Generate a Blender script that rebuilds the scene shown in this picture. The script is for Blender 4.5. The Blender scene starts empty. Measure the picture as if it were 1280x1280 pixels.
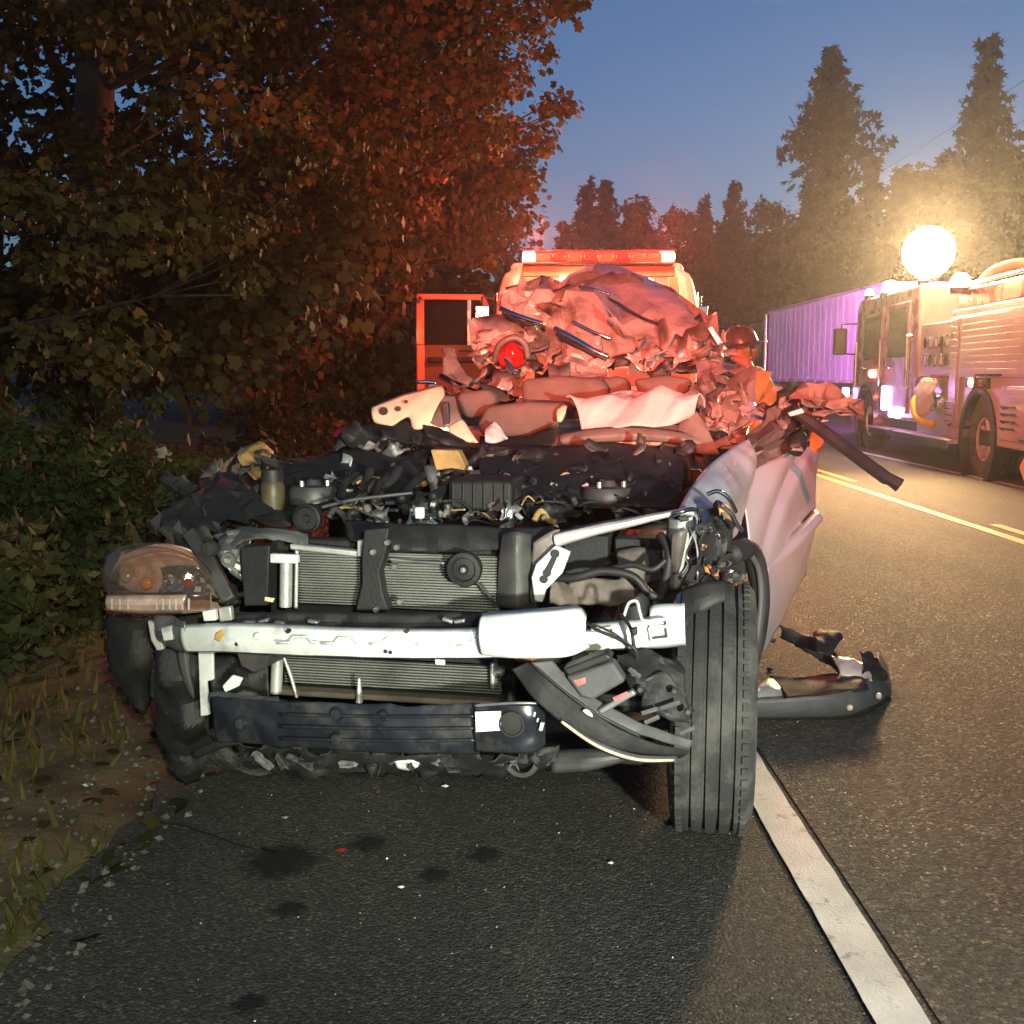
import bpy, math, random
from mathutils import Vector, Matrix, noise as mn

sc = bpy.context.scene
COL = sc.collection
rad = math.radians

# ------------------------------------------------------------------ camera
F_PX, CAM_H = 1360.0, 1.32
PITCH = math.atan(170.0 / F_PX)
cam_d = bpy.data.cameras.new('camera')
cam_d.sensor_width = 36.0
cam_d.lens = 36.0 * F_PX / 1280.0
cam_d.clip_start = 0.05
cam_d.clip_end = 2000.0
cam = bpy.data.objects.new('camera', cam_d)
COL.objects.link(cam)
cam.location = (0, 0, CAM_H)
cam.rotation_euler = (math.pi / 2 - PITCH, 0, 0)
sc.camera = cam

# ------------------------------------------------------------------ world: dusk sky
world = bpy.data.worlds.new('World')
sc.world = world
world.use_nodes = True
wn = world.node_tree.nodes
wl = world.node_tree.links
bg = wn['Background']
sky = wn.new('ShaderNodeTexSky')
sky.sky_type = 'NISHITA'
sky.sun_disc = False
SUN_EL, SUN_ROT = rad(6.0), rad(205)
sky.sun_elevation = SUN_EL
sky.sun_rotation = SUN_ROT
sky.altitude = 200
sky.air_density = 1.1
sky.dust_density = 0.3
sky.ozone_density = 4.0
wb = wn.new('ShaderNodeMix')          # white balance of the night exposure
wb.data_type = 'RGBA'
wb.blend_type = 'MULTIPLY'
wb.inputs[0].default_value = 1.0
wb.inputs[7].default_value = (1.10, 0.98, 1.09, 1)
wl.new(sky.outputs[0], wb.inputs[6])
wl.new(wb.outputs[2], bg.inputs[0])
bg.inputs[1].default_value = 0.115

sun_d = bpy.data.lights.new('sun', 'SUN')
sun_d.energy = 0.02
sun_d.angle = rad(12)
sun_d.color = (1.0, 0.86, 0.75)
sun = bpy.data.objects.new('sun', sun_d)
COL.objects.link(sun)
sdir = Vector((math.sin(SUN_ROT) * math.cos(SUN_EL), math.cos(SUN_ROT) * math.cos(SUN_EL), math.sin(SUN_EL)))
sun.rotation_euler = sdir.to_track_quat('Z', 'Y').to_euler()

sc.view_settings.view_transform = 'Standard'
sc.view_settings.look = 'None'
sc.view_settings.exposure = 0.0
sc.view_settings.gamma = 1.0
sc.view_settings.use_curve_mapping = False
sc.cycles.use_denoising = True
sc.cycles.max_bounces = 6
sc.cycles.diffuse_bounces = 3
sc.cycles.glossy_bounces = 3
sc.cycles.transmission_bounces = 5
sc.cycles.transparent_max_bounces = 8
sc.cycles.sample_clamp_indirect = 4.0
sc.cycles.caustics_reflective = False
sc.cycles.caustics_refractive = False


def lamp(name, kind, loc, power, color, target=None, size=0.1, cone=60, blend=0.5, parent=None):
    d = bpy.data.lights.new(name, kind)
    d.energy = power
    d.color = color
    d.shadow_soft_size = size
    if kind == 'SPOT':
        d.spot_size = rad(cone)
        d.spot_blend = blend
    o = bpy.data.objects.new(name, d)
    COL.objects.link(o)
    o.location = loc
    if target is not None:
        o.rotation_euler = (Vector(target) - Vector(loc)).to_track_quat('-Z', 'Y').to_euler()
    return o


# headlamp and red beacon of the emergency vehicle behind the camera, with further spots
lamp('headlamp', 'SPOT', (1.5, -2.4, 1.15), 2600, (0.95, 1.0, 0.88), (0.38, 3.0, 0.52), 0.10, 29, 0.9)
lamp('verge_fill', 'SPOT', (0.6, -1.4, 1.9), 760, (0.97, 1.0, 0.70), (-2.5, 4.9, 0.3), 0.05, 48, 1.0)  # added unseen spot that brightens the verge
lamp('shoulder_lamp', 'SPOT', (1.2, -1.6, 2.3), 260, (1.0, 0.93, 0.70), (0.60, 2.2, 0.0), 0.08, 56, 1.0)
lamp('red_beacon', 'SPOT', (-1.0, -5.0, 2.6), 16500, (1.0, 0.11, 0.045), (1.15, 8.0, 2.95), 0.15, 25.5, 0.5)
lamp('foliage_fill', 'SPOT', (1.5, -0.9, 2.5), 620, (1.0, 0.60, 0.22), (-1.5, 6.4, 3.0), 0.12, 44, 1.0)  # added unseen spot beside the camera, lights the front boughs

lamp('door_red_fill', 'SPOT', (2.5, -5.0, 2.5), 6500, (1.0, 0.22, 0.16), (1.22, 4.7, 0.85), 0.12, 10, 1.0)  # added unseen spot that reddens the door

# ------------------------------------------------------------------ geometry helpers
CT, ST = math.cos(PITCH), math.sin(PITCH)


def ray(px, py):
    a = (px - 640) / F_PX
    b = -(py - 640) / F_PX
    return Vector((a, CT + b * ST, -ST + b * CT))


def P(px, py, Y):
    d = ray(px, py)
    t = Y / d.y
    return Vector((d.x * t, Y, CAM_H + d.z * t))


def G(px, py, z=0.0):
    d = ray(px, py)
    t = (z - CAM_H) / d.z
    return Vector((d.x * t, d.y * t, z))


CAR_A = rad(11)
CAR_C = Vector((-0.18, 3.25, 0))
CU = Vector((math.cos(CAR_A), -math.sin(CAR_A), 0))
CV = Vector((math.sin(CAR_A), math.cos(CAR_A), 0))


def L(px, py, v):
    d = ray(px, py)
    t = (v + CAR_C.dot(CV)) / d.dot(CV)
    p = d * t - Vector((CAR_C.x, CAR_C.y, 0))
    return Vector((p.dot(CU), v, CAM_H + d.z * t))


def fbm(p, seed=0.0, oct=3):
    s, a, q = 0.0, 1.0, Vector(p) + Vector((seed * 13.7, seed * 7.1, seed * 3.3))
    for _ in range(oct):
        s += a * mn.noise(q)
        q = q * 2.03
        a *= 0.5
    return s


FOLDS = {}


def ridge(p, seed=0.0):
    """creased sheet: triangle-wave folds in random directions, flat facets between sharp creases"""
    if seed not in FOLDS:
        r = random.Random(seed * 17 + 3)
        FOLDS[seed] = [(Vector((r.gauss(0, 1), r.gauss(0, 1), r.gauss(0, 1))).normalized(), r.uniform(.35, .8) * (1.55 ** k), r.uniform(0, 2), a)
                       for k, a in enumerate((.62, .42, .28, .20))]
    q = Vector(p) * 1.7
    q = q + Vector((mn.noise(q * .7 + Vector((seed, 0, 0))), mn.noise(q * .7 + Vector((0, seed, 9))), mn.noise(q * .7 + Vector((5, 0, seed))))) * 0.22
    return sum(a * abs((q.dot(d) * f + ph) % 2 - 1) for d, f, ph, a in FOLDS[seed])


def lerp_poly(pts, t):
    """point at parameter t along a polyline given by its vertices (Catmull-Rom)"""
    n = len(pts)
    if n == 1:
        return Vector(pts[0])
    x = t * (n - 1)
    i = min(int(x), n - 2)
    f = x - i
    p0 = Vector(pts[max(i - 1, 0)])
    p1 = Vector(pts[i])
    p2 = Vector(pts[i + 1])
    p3 = Vector(pts[min(i + 2, n - 1)])
    return 0.5 * ((2 * p1) + (p2 - p0) * f + (2 * p0 - 5 * p1 + 4 * p2 - p3) * f * f + (3 * p1 - p0 - 3 * p2 + p3) * f ** 3)


class MB:
    def __init__(s):
        s.v = []
        s.f = []

    def add(s, vs, fs):
        b = len(s.v)
        s.v += [tuple(x) for x in vs]
        s.f += [tuple(b + i for i in f) for f in fs]
        return s

    def box(s, c, size, rot=None):
        hx, hy, hz = size[0] / 2, size[1] / 2, size[2] / 2
        M = rot if rot is not None else Matrix.Identity(3)
        c = Vector(c)
        vs = [c + M @ Vector((x * hx, y * hy, z * hz)) for x in (-1, 1) for y in (-1, 1) for z in (-1, 1)]
        return s.add(vs, [(0, 1, 3, 2), (4, 6, 7, 5), (0, 4, 5, 1), (2, 3, 7, 6), (0, 2, 6, 4), (1, 5, 7, 3)])

    def span(s, a, b):
        a, b = Vector(a), Vector(b)
        return s.box((a + b) / 2, [abs(q) for q in (b - a)])

    def tube(s, pts, r, n=8, caps=True, curve=0):
        pts = [Vector(p) for p in pts]
        if curve:
            pts = [lerp_poly(pts, i / curve) for i in range(curve + 1)]
        m = len(pts)
        rs = r if isinstance(r, (list, tuple)) else [r] * m
        if len(rs) != m:
            rs = [rs[min(int(i / max(m - 1, 1) * (len(rs) - 1) + .5), len(rs) - 1)] for i in range(m)]
        vs, fs = [], []
        up = Vector((0, 0, 1))
        prev = None
        for i, p in enumerate(pts):
            d = (pts[min(i + 1, m - 1)] - pts[max(i - 1, 0)])
            if d.length < 1e-9:
                d = Vector((0, 0, 1))
            d.normalize()
            if prev is None:
                a = d.cross(up)
                if a.length < 1e-3:
                    a = d.cross(Vector((1, 0, 0)))
                a.normalize()
            else:
                a = prev - d * prev.dot(d)
                a.normalize()
            prev = a
            b = d.cross(a)
            for k in range(n):
                t = 2 * math.pi * k / n
                vs.append(p + (a * math.cos(t) + b * math.sin(t)) * rs[i])
        for i in range(m - 1):
            for k in range(n):
                k2 = (k + 1) % n
                fs.append((i * n + k, i * n + k2, (i + 1) * n + k2, (i + 1) * n + k))
        if caps:
            fs.append(tuple(range(n - 1, -1, -1)))
            fs.append(tuple((m - 1) * n + k for k in range(n)))
        return s.add(vs, fs)

    def lathe(s, prof, c=(0, 0, 0), axis='z', n=24, closed=False, rot=None):
        c = Vector(c)
        vs, fs = [], []
        m = len(prof)
        for k in range(n):
            t = 2 * math.pi * k / n
            ct, st = math.cos(t), math.sin(t)
            for r, h in prof:
                if axis == 'z':
                    q = Vector((r * ct, r * st, h))
                elif axis == 'x':
                    q = Vector((h, r * ct, r * st))
                else:
                    q = Vector((r * st, h, r * ct))
                if rot is not None:
                    q = rot @ q
                vs.append(c + q)
        for k in range(n):
            k2 = (k + 1) % n
            for i in range(m - 1 if not closed else m):
                j = (i + 1) % m
                fs.append((k * m + i, k2 * m + i, k2 * m + j, k * m + j))
        return s.add(vs, fs)

    def prism(s, poly, dv):
        poly = [Vector(p) for p in poly]
        dv = Vector(dv)
        n = len(poly)
        vs = poly + [p + dv for p in poly]
        fs = [tuple(range(n)), tuple(range(2 * n - 1, n - 1, -1))]
        for i in range(n):
            j = (i + 1) % n
            fs.append((j, i, n + i, n + j))
        return s.add(vs, fs)

    def ruled(s, top, bot, nu=16, nv=8, bulge=0.0, bdir=(0, -1, 0), amp=0.0, freq=5.0, seed=0, prof=None, edge=0.0, rag=0.0):
        bd = Vector(bdir)
        vs, fs = [], []
        for i in range(nu + 1):
            t = i / nu
            a, b = lerp_poly(top, t), lerp_poly(bot, t)
            for j in range(nv + 1):
                q = j / nv
                p = a.lerp(b, q)
                k = math.sin(math.pi * q) if prof is None else prof(q)
                p = p + bd * (bulge * k)
                if amp:
                    w = 1.0 if edge == 0 else min(1, edge + 4 * min(q, 1 - q))
                    h = 1.5 * (ridge(p * freq, seed) - 0.75) + 0.25 * fbm(p * freq * 0.6, seed + 5)
                    sd = Vector((fbm(p * freq, seed + 21, 2), fbm(p * freq, seed + 31, 2), fbm(p * freq, seed + 41, 2)))
                    p = p + (bd * h + sd * 0.22) * amp * w
                if rag and (j in (0, nv) or i in (0, nu)):
                    p = p + Vector((fbm(p * 23, seed + 3), 0.4 * fbm(p * 23, seed + 4), fbm(p * 23, seed + 6))) * rag
                vs.append(p)
        for i in range(nu):
            for j in range(nv):
                o = i * (nv + 1) + j
                fs.append((o, o + 1, o + nv + 2, o + nv + 1))
        return s.add(vs, fs)

    def build(s, name, mat, parent=None, smooth=35, bev=0.0, thick=0.0, sub=0, loc=None, rotz=None, segs=2):
        me = bpy.data.meshes.new(name)
        me.from_pydata([tuple(v) for v in s.v], [], s.f)
        me.validate()
        if smooth:
            me.polygons.foreach_set('use_smooth', [True] * len(me.polygons))
            if smooth < 180:
                me.set_sharp_from_angle(angle=rad(smooth))
        if mat is not None:
            me.materials.append(mat)
        o = bpy.data.objects.new(name, me)
        COL.objects.link(o)
        if parent is not None:
            o.parent = parent
        if loc is not None:
            o.location = loc
        if rotz is not None:
            o.rotation_euler.z = rotz
        if thick:
            m = o.modifiers.new('thickness', 'SOLIDIFY')
            m.thickness = thick
            m.offset = 0
        if bev:
            m = o.modifiers.new('bevel', 'BEVEL')
            m.width = bev
            m.segments = segs
            m.limit_method = 'ANGLE'
            m.angle_limit = rad(40)
        if sub:
            m = o.modifiers.new('subsurf', 'SUBSURF')
            m.levels = sub
            m.render_levels = sub
        return o


def tag(o, label=None, cat=None, group=None, kind=None):
    if label:
        o['label'] = label
    if cat:
        o['category'] = cat
    if group:
        o['group'] = group
    if kind:
        o['kind'] = kind
    return o


def thing(name, label, cat, loc=(0, 0, 0), rotz=0.0, group=None):
    o = bpy.data.objects.new(name, None)
    o.empty_display_size = 0.2
    COL.objects.link(o)
    o.location = loc
    o.rotation_euler.z = rotz
    return tag(o, label, cat, group)


def Rx(d):
    return Matrix.Rotation(rad(d), 3, 'X')


def Ry(d):
    return Matrix.Rotation(rad(d), 3, 'Y')


def Rz(d):
    return Matrix.Rotation(rad(d), 3, 'Z')


# ------------------------------------------------------------------ materials
def principled(name):
    m = bpy.data.materials.new(name)
    m.use_nodes = True
    nt = m.node_tree
    return m, nt, nt.nodes['Principled BSDF']


def mat(name, col, rough=0.5, metal=0.0, var=0.25, scale=6.0, bump=0.0, bscale=40.0, dirt=0.0, dirtcol=(0.05, 0.04, 0.03),
        spec=0.5, coat=0.0, detail=5.0, dscale=3.0, dlo=0.5):
    m, nt, b = principled(name)
    n, l = nt.nodes, nt.links
    tc = n.new('ShaderNodeTexCoord')
    nz = n.new('ShaderNodeTexNoise')
    nz.inputs['Scale'].default_value = scale
    nz.inputs['Detail'].default_value = detail
    l.new(tc.outputs['Object'], nz.inputs['Vector'])
    mr = n.new('ShaderNodeMapRange')
    mr.inputs[1].default_value = 0.3
    mr.inputs[2].default_value = 0.7
    mr.inputs[3].default_value = 1 - var
    mr.inputs[4].default_value = 1 + var
    l.new(nz.outputs['Fac'], mr.inputs[0])
    mx = n.new('ShaderNodeMix')
    mx.data_type = 'RGBA'
    mx.blend_type = 'MULTIPLY'
    mx.inputs[0].default_value = 1.0
    mx.inputs[6].default_value = (*col, 1)
    l.new(mr.outputs[0], mx.inputs[7])
    out = mx.outputs[2]
    if dirt:
        n2 = n.new('ShaderNodeTexNoise')
        n2.inputs['Scale'].default_value = dscale
        n2.inputs['Detail'].default_value = 8
        n2.inputs['Roughness'].default_value = 0.65
        l.new(tc.outputs['Object'], n2.inputs['Vector'])
        m2 = n.new('ShaderNodeMapRange')
        m2.inputs[1].default_value = dlo
        m2.inputs[2].default_value = dlo + 0.16
        m2.inputs[4].default_value = dirt
        l.new(n2.outputs['Fac'], m2.inputs[0])
        mx2 = n.new('ShaderNodeMix')
        mx2.data_type = 'RGBA'
        l.new(m2.outputs[0], mx2.inputs[0])
        l.new(out, mx2.inputs[6])
        mx2.inputs[7].default_value = (*dirtcol, 1)
        out = mx2.outputs[2]
        rr = n.new('ShaderNodeMapRange')
        rr.inputs[3].default_value = rough
        rr.inputs[4].default_value = min(1, rough + 0.4)
        l.new(m2.outputs[0], rr.inputs[0])
        l.new(rr.outputs[0], b.inputs['Roughness'])
    else:
        rr = n.new('ShaderNodeMapRange')
        rr.inputs[1].default_value = 0.3
        rr.inputs[2].default_value = 0.7
        rr.inputs[3].default_value = max(0, rough - 0.12)
        rr.inputs[4].default_value = min(1, rough + 0.12)
        l.new(nz.outputs['Fac'], rr.inputs[0])
        l.new(rr.outputs[0], b.inputs['Roughness'])
    l.new(out, b.inputs['Base Color'])
    b.inputs['Metallic'].default_value = metal
    b.inputs['Specular IOR Level'].default_value = spec
    if coat:
        b.inputs['Coat Weight'].default_value = coat
        b.inputs['Coat Roughness'].default_value = 0.08
    if bump:
        n3 = n.new('ShaderNodeTexNoise')
        n3.inputs['Scale'].default_value = bscale
        n3.inputs['Detail'].default_value = 4
        l.new(tc.outputs['Object'], n3.inputs['Vector'])
        bp = n.new('ShaderNodeBump')
        bp.inputs['Strength'].default_value = bump
        bp.inputs['Distance'].default_value = 0.01
        l.new(n3.outputs['Fac'], bp.inputs['Height'])
        l.new(bp.outputs[0], b.inputs['Normal'])
    return m


def emit(name, col, strength, base=(0.8, 0.8, 0.8)):
    m, nt, b = principled(name)
    b.inputs['Base Color'].default_value = (*base, 1)
    b.inputs['Emission Color'].default_value = (*col, 1)
    b.inputs['Emission Strength'].default_value = strength
    b.inputs['Roughness'].default_value = 0.2
    return m


def glass(name, col, rough=0.05, alpha=0.35):
    m, nt, b = principled(name)
    n, l = nt.nodes, nt.links
    b.inputs['Base Color'].default_value = (*col, 1)
    b.inputs['Roughness'].default_value = rough
    tr = n.new('ShaderNodeBsdfTransparent')
    tr.inputs[0].default_value = (*[min(1, 0.4 + c) for c in col], 1)
    ms = n.new('ShaderNodeMixShader')
    lw = n.new('ShaderNodeLayerWeight')
    lw.inputs[0].default_value = 0.2
    mr = n.new('ShaderNodeMapRange')
    mr.inputs[3].default_value = alpha
    mr.inputs[4].default_value = 1.0
    l.new(lw.outputs['Fresnel'], mr.inputs[0])
    l.new(mr.outputs[0], ms.inputs[0])
    l.new(tr.outputs[0], ms.inputs[1])
    l.new(b.outputs[0], ms.inputs[2])
    l.new(ms.outputs[0], n['Material Output'].inputs[0])
    return m


def leaf_mat(name, cols, trans=0.35, rough=0.7):
    m, nt, b = principled(name)
    b.inputs['Specular IOR Level'].default_value = 0.25
    n, l = nt.nodes, nt.links
    ge = n.new('ShaderNodeNewGeometry')
    cr = n.new('ShaderNodeValToRGB')
    e = cr.color_ramp.elements
    e[0].color = (*cols[0], 1)
    e[1].color = (*cols[-1], 1)
    for i, c in enumerate(cols[1:-1]):
        q = e.new((i + 1) / (len(cols) - 1))
        q.color = (*c, 1)
    l.new(ge.outputs['Random Per Island'], cr.inputs[0])
    l.new(cr.outputs[0], b.inputs['Base Color'])
    b.inputs['Roughness'].default_value = rough
    tl = n.new('ShaderNodeBsdfTranslucent')
    l.new(cr.outputs[0], tl.inputs[0])
    ms = n.new('ShaderNodeMixShader')
    ms.inputs[0].default_value = trans
    l.new(b.outputs[0], ms.inputs[1])
    l.new(tl.outputs[0], ms.inputs[2])
    l.new(ms.outputs[0], n['Material Output'].inputs[0])
    return m


def asphalt_mat(name, col, tint, scale=1.0, spark=0.5):
    m, nt, b = principled(name)
    n, l = nt.nodes, nt.links
    tc = n.new('ShaderNodeTexCoord')
    big = n.new('ShaderNodeTexNoise')
    big.inputs['Scale'].default_value = 0.9
    big.inputs['Detail'].default_value = 6
    big.inputs['Roughness'].default_value = 0.6
    mp = n.new('ShaderNodeMapping')
    mp.inputs['Scale'].default_value = (1.6, 0.35, 1)
    l.new(tc.outputs['Object'], mp.inputs[0])
    l.new(mp.outputs[0], big.inputs['Vector'])
    vo = n.new('ShaderNodeTexVoronoi')
    vo.inputs['Scale'].default_value = 95 * scale
    l.new(tc.outputs['Object'], vo.inputs['Vector'])
    fine = n.new('ShaderNodeTexNoise')
    fine.inputs['Scale'].default_value = 160 * scale
    fine.inputs['Detail'].default_value = 3
    l.new(tc.outputs['Object'], fine.inputs['Vector'])
    # stones: lighter and darker grains
    sep = n.new('ShaderNodeSeparateColor')
    l.new(vo.outputs['Color'], sep.inputs[0])
    cr = n.new('ShaderNodeValToRGB')
    e = cr.color_ramp.elements
    e[0].color = (*[c * 0.55 for c in col], 1)
    e[1].position = 0.97
    e[1].color = (*[min(1, c * 2.2) for c in tint], 1)
    q = e.new(0.7)
    q.color = (*[c * 1.15 for c in col], 1)
    q = e.new(0.9)
    q.color = (*[c * 1.5 for c in tint], 1)
    l.new(sep.outputs[0], cr.inputs[0])
    mr = n.new('ShaderNodeMapRange')
    mr.inputs[1].default_value = 0.3
    mr.inputs[2].default_value = 0.7
    mr.inputs[3].default_value = 0.62
    mr.inputs[4].default_value = 1.35
    l.new(big.outputs['Fac'], mr.inputs[0])
    mx = n.new('ShaderNodeMix')
    mx.data_type = 'RGBA'
    mx.blend_type = 'MULTIPLY'
    mx.inputs[0].default_value = 1
    l.new(cr.outputs[0], mx.inputs[6])
    l.new(mr.outputs[0], mx.inputs[7])
    l.new(mx.outputs[2], b.inputs['Base Color'])
    # some grains are glossy facets
    rr = n.new('ShaderNodeMapRange')
    rr.inputs[1].default_value = 0.86
    rr.inputs[2].default_value = 0.95
    rr.inputs[3].default_value = 0.80
    rr.inputs[4].default_value = 0.80 - spark
    l.new(sep.outputs[1], rr.inputs[0])
    l.new(rr.outputs[0], b.inputs['Roughness'])
    ad = n.new('ShaderNodeMath')
    ad.operation = 'MULTIPLY_ADD'
    l.new(vo.outputs['Distance'], ad.inputs[0])
    ad.inputs[1].default_value = -1.2
    l.new(fine.outputs['Fac'], ad.inputs[2])
    bp = n.new('ShaderNodeBump')
    bp.inputs['Strength'].default_value = 0.55
    bp.inputs['Distance'].default_value = 0.008
    l.new(ad.outputs[0], bp.inputs['Height'])
    l.new(bp.outputs[0], b.inputs['Normal'])
    return m


def paint_mat(name, col, under, lo=0.42):
    """road paint worn through to the asphalt along noise-shaped patches"""
    m, nt, b = principled(name)
    n, l = nt.nodes, nt.links
    tc = n.new('ShaderNodeTexCoord')
    a = n.new('ShaderNodeTexNoise')
    a.inputs['Scale'].default_value = 11
    a.inputs['Detail'].default_value = 9
    a.inputs['Roughness'].default_value = 0.72
    l.new(tc.outputs['Object'], a.inputs['Vector'])
    mr = n.new('ShaderNodeMapRange')
    mr.inputs[1].default_value = lo - 0.05
    mr.inputs[2].default_value = lo + 0.06
    l.new(a.outputs['Fac'], mr.inputs[0])
    a2 = n.new('ShaderNodeTexNoise')
    a2.inputs['Scale'].default_value = 5
    a2.inputs['Detail'].default_value = 6
    l.new(tc.outputs['Object'], a2.inputs['Vector'])
    m2 = n.new('ShaderNodeMapRange')
    m2.inputs[1].default_value = 0.3
    m2.inputs[2].default_value = 0.7
    m2.inputs[3].default_value = 0.7
    m2.inputs[4].default_value = 1.15
    l.new(a2.outputs['Fac'], m2.inputs[0])
    mul = n.new('ShaderNodeMix')
    mul.data_type = 'RGBA'
    mul.blend_type = 'MULTIPLY'
    mul.inputs[0].default_value = 1
    mul.inputs[6].default_value = (*col, 1)
    l.new(m2.outputs[0], mul.inputs[7])
    mx = n.new('ShaderNodeMix')
    mx.data_type = 'RGBA'
    l.new(mr.outputs[0], mx.inputs[0])
    mx.inputs[6].default_value = (*under, 1)
    l.new(mul.outputs[2], mx.inputs[7])
    l.new(mx.outputs[2], b.inputs['Base Color'])
    b.inputs['Roughness'].default_value = 0.6
    f = n.new('ShaderNodeTexNoise')
    f.inputs['Scale'].default_value = 150
    l.new(tc.outputs['Object'], f.inputs['Vector'])
    bp = n.new('ShaderNodeBump')
    bp.inputs['Strength'].default_value = 0.35
    bp.inputs['Distance'].default_value = 0.006
    l.new(f.outputs['Fac'], bp.inputs['Height'])
    l.new(bp.outputs[0], b.inputs['Normal'])
    return m


def stain_mat(name, col):
    """fluid soaked into asphalt: fades out at its ragged rim"""
    m, nt, b = principled(name)
    n, l = nt.nodes, nt.links
    tc = n.new('ShaderNodeTexCoord')
    ln = n.new('ShaderNodeVectorMath')
    ln.operation = 'LENGTH'
    l.new(tc.outputs['Object'], ln.inputs[0])
    nz = n.new('ShaderNodeTexNoise')
    nz.inputs['Scale'].default_value = 26
    nz.inputs['Detail'].default_value = 7
    l.new(tc.outputs['Object'], nz.inputs['Vector'])
    oi = n.new('ShaderNodeObjectInfo')
    sp = n.new('ShaderNodeSeparateColor')
    l.new(oi.outputs['Color'], sp.inputs[0])
    dv = n.new('ShaderNodeMath')
    dv.operation = 'DIVIDE'
    l.new(ln.outputs['Value'], dv.inputs[0])
    l.new(sp.outputs[0], dv.inputs[1])
    ad = n.new('ShaderNodeMath')
    ad.operation = 'MULTIPLY_ADD'
    l.new(nz.outputs['Fac'], ad.inputs[0])
    ad.inputs[1].default_value = 1.6
    l.new(dv.outputs[0], ad.inputs[2])
    mr = n.new('ShaderNodeMapRange')
    mr.inputs[1].default_value = 1.05
    mr.inputs[2].default_value = 1.75
    mr.inputs[3].default_value = 0.92
    mr.inputs[4].default_value = 0.0
    l.new(ad.outputs[0], mr.inputs[0])
    b.inputs['Base Color'].default_value = (*col, 1)
    b.inputs['Roughness'].default_value = 0.75
    tr = n.new('ShaderNodeBsdfTransparent')
    ms = n.new('ShaderNodeMixShader')
    l.new(mr.outputs[0], ms.inputs[0])
    l.new(tr.outputs[0], ms.inputs[1])
    l.new(b.outputs[0], ms.inputs[2])
    l.new(ms.outputs[0], n['Material Output'].inputs[0])
    return m


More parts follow.
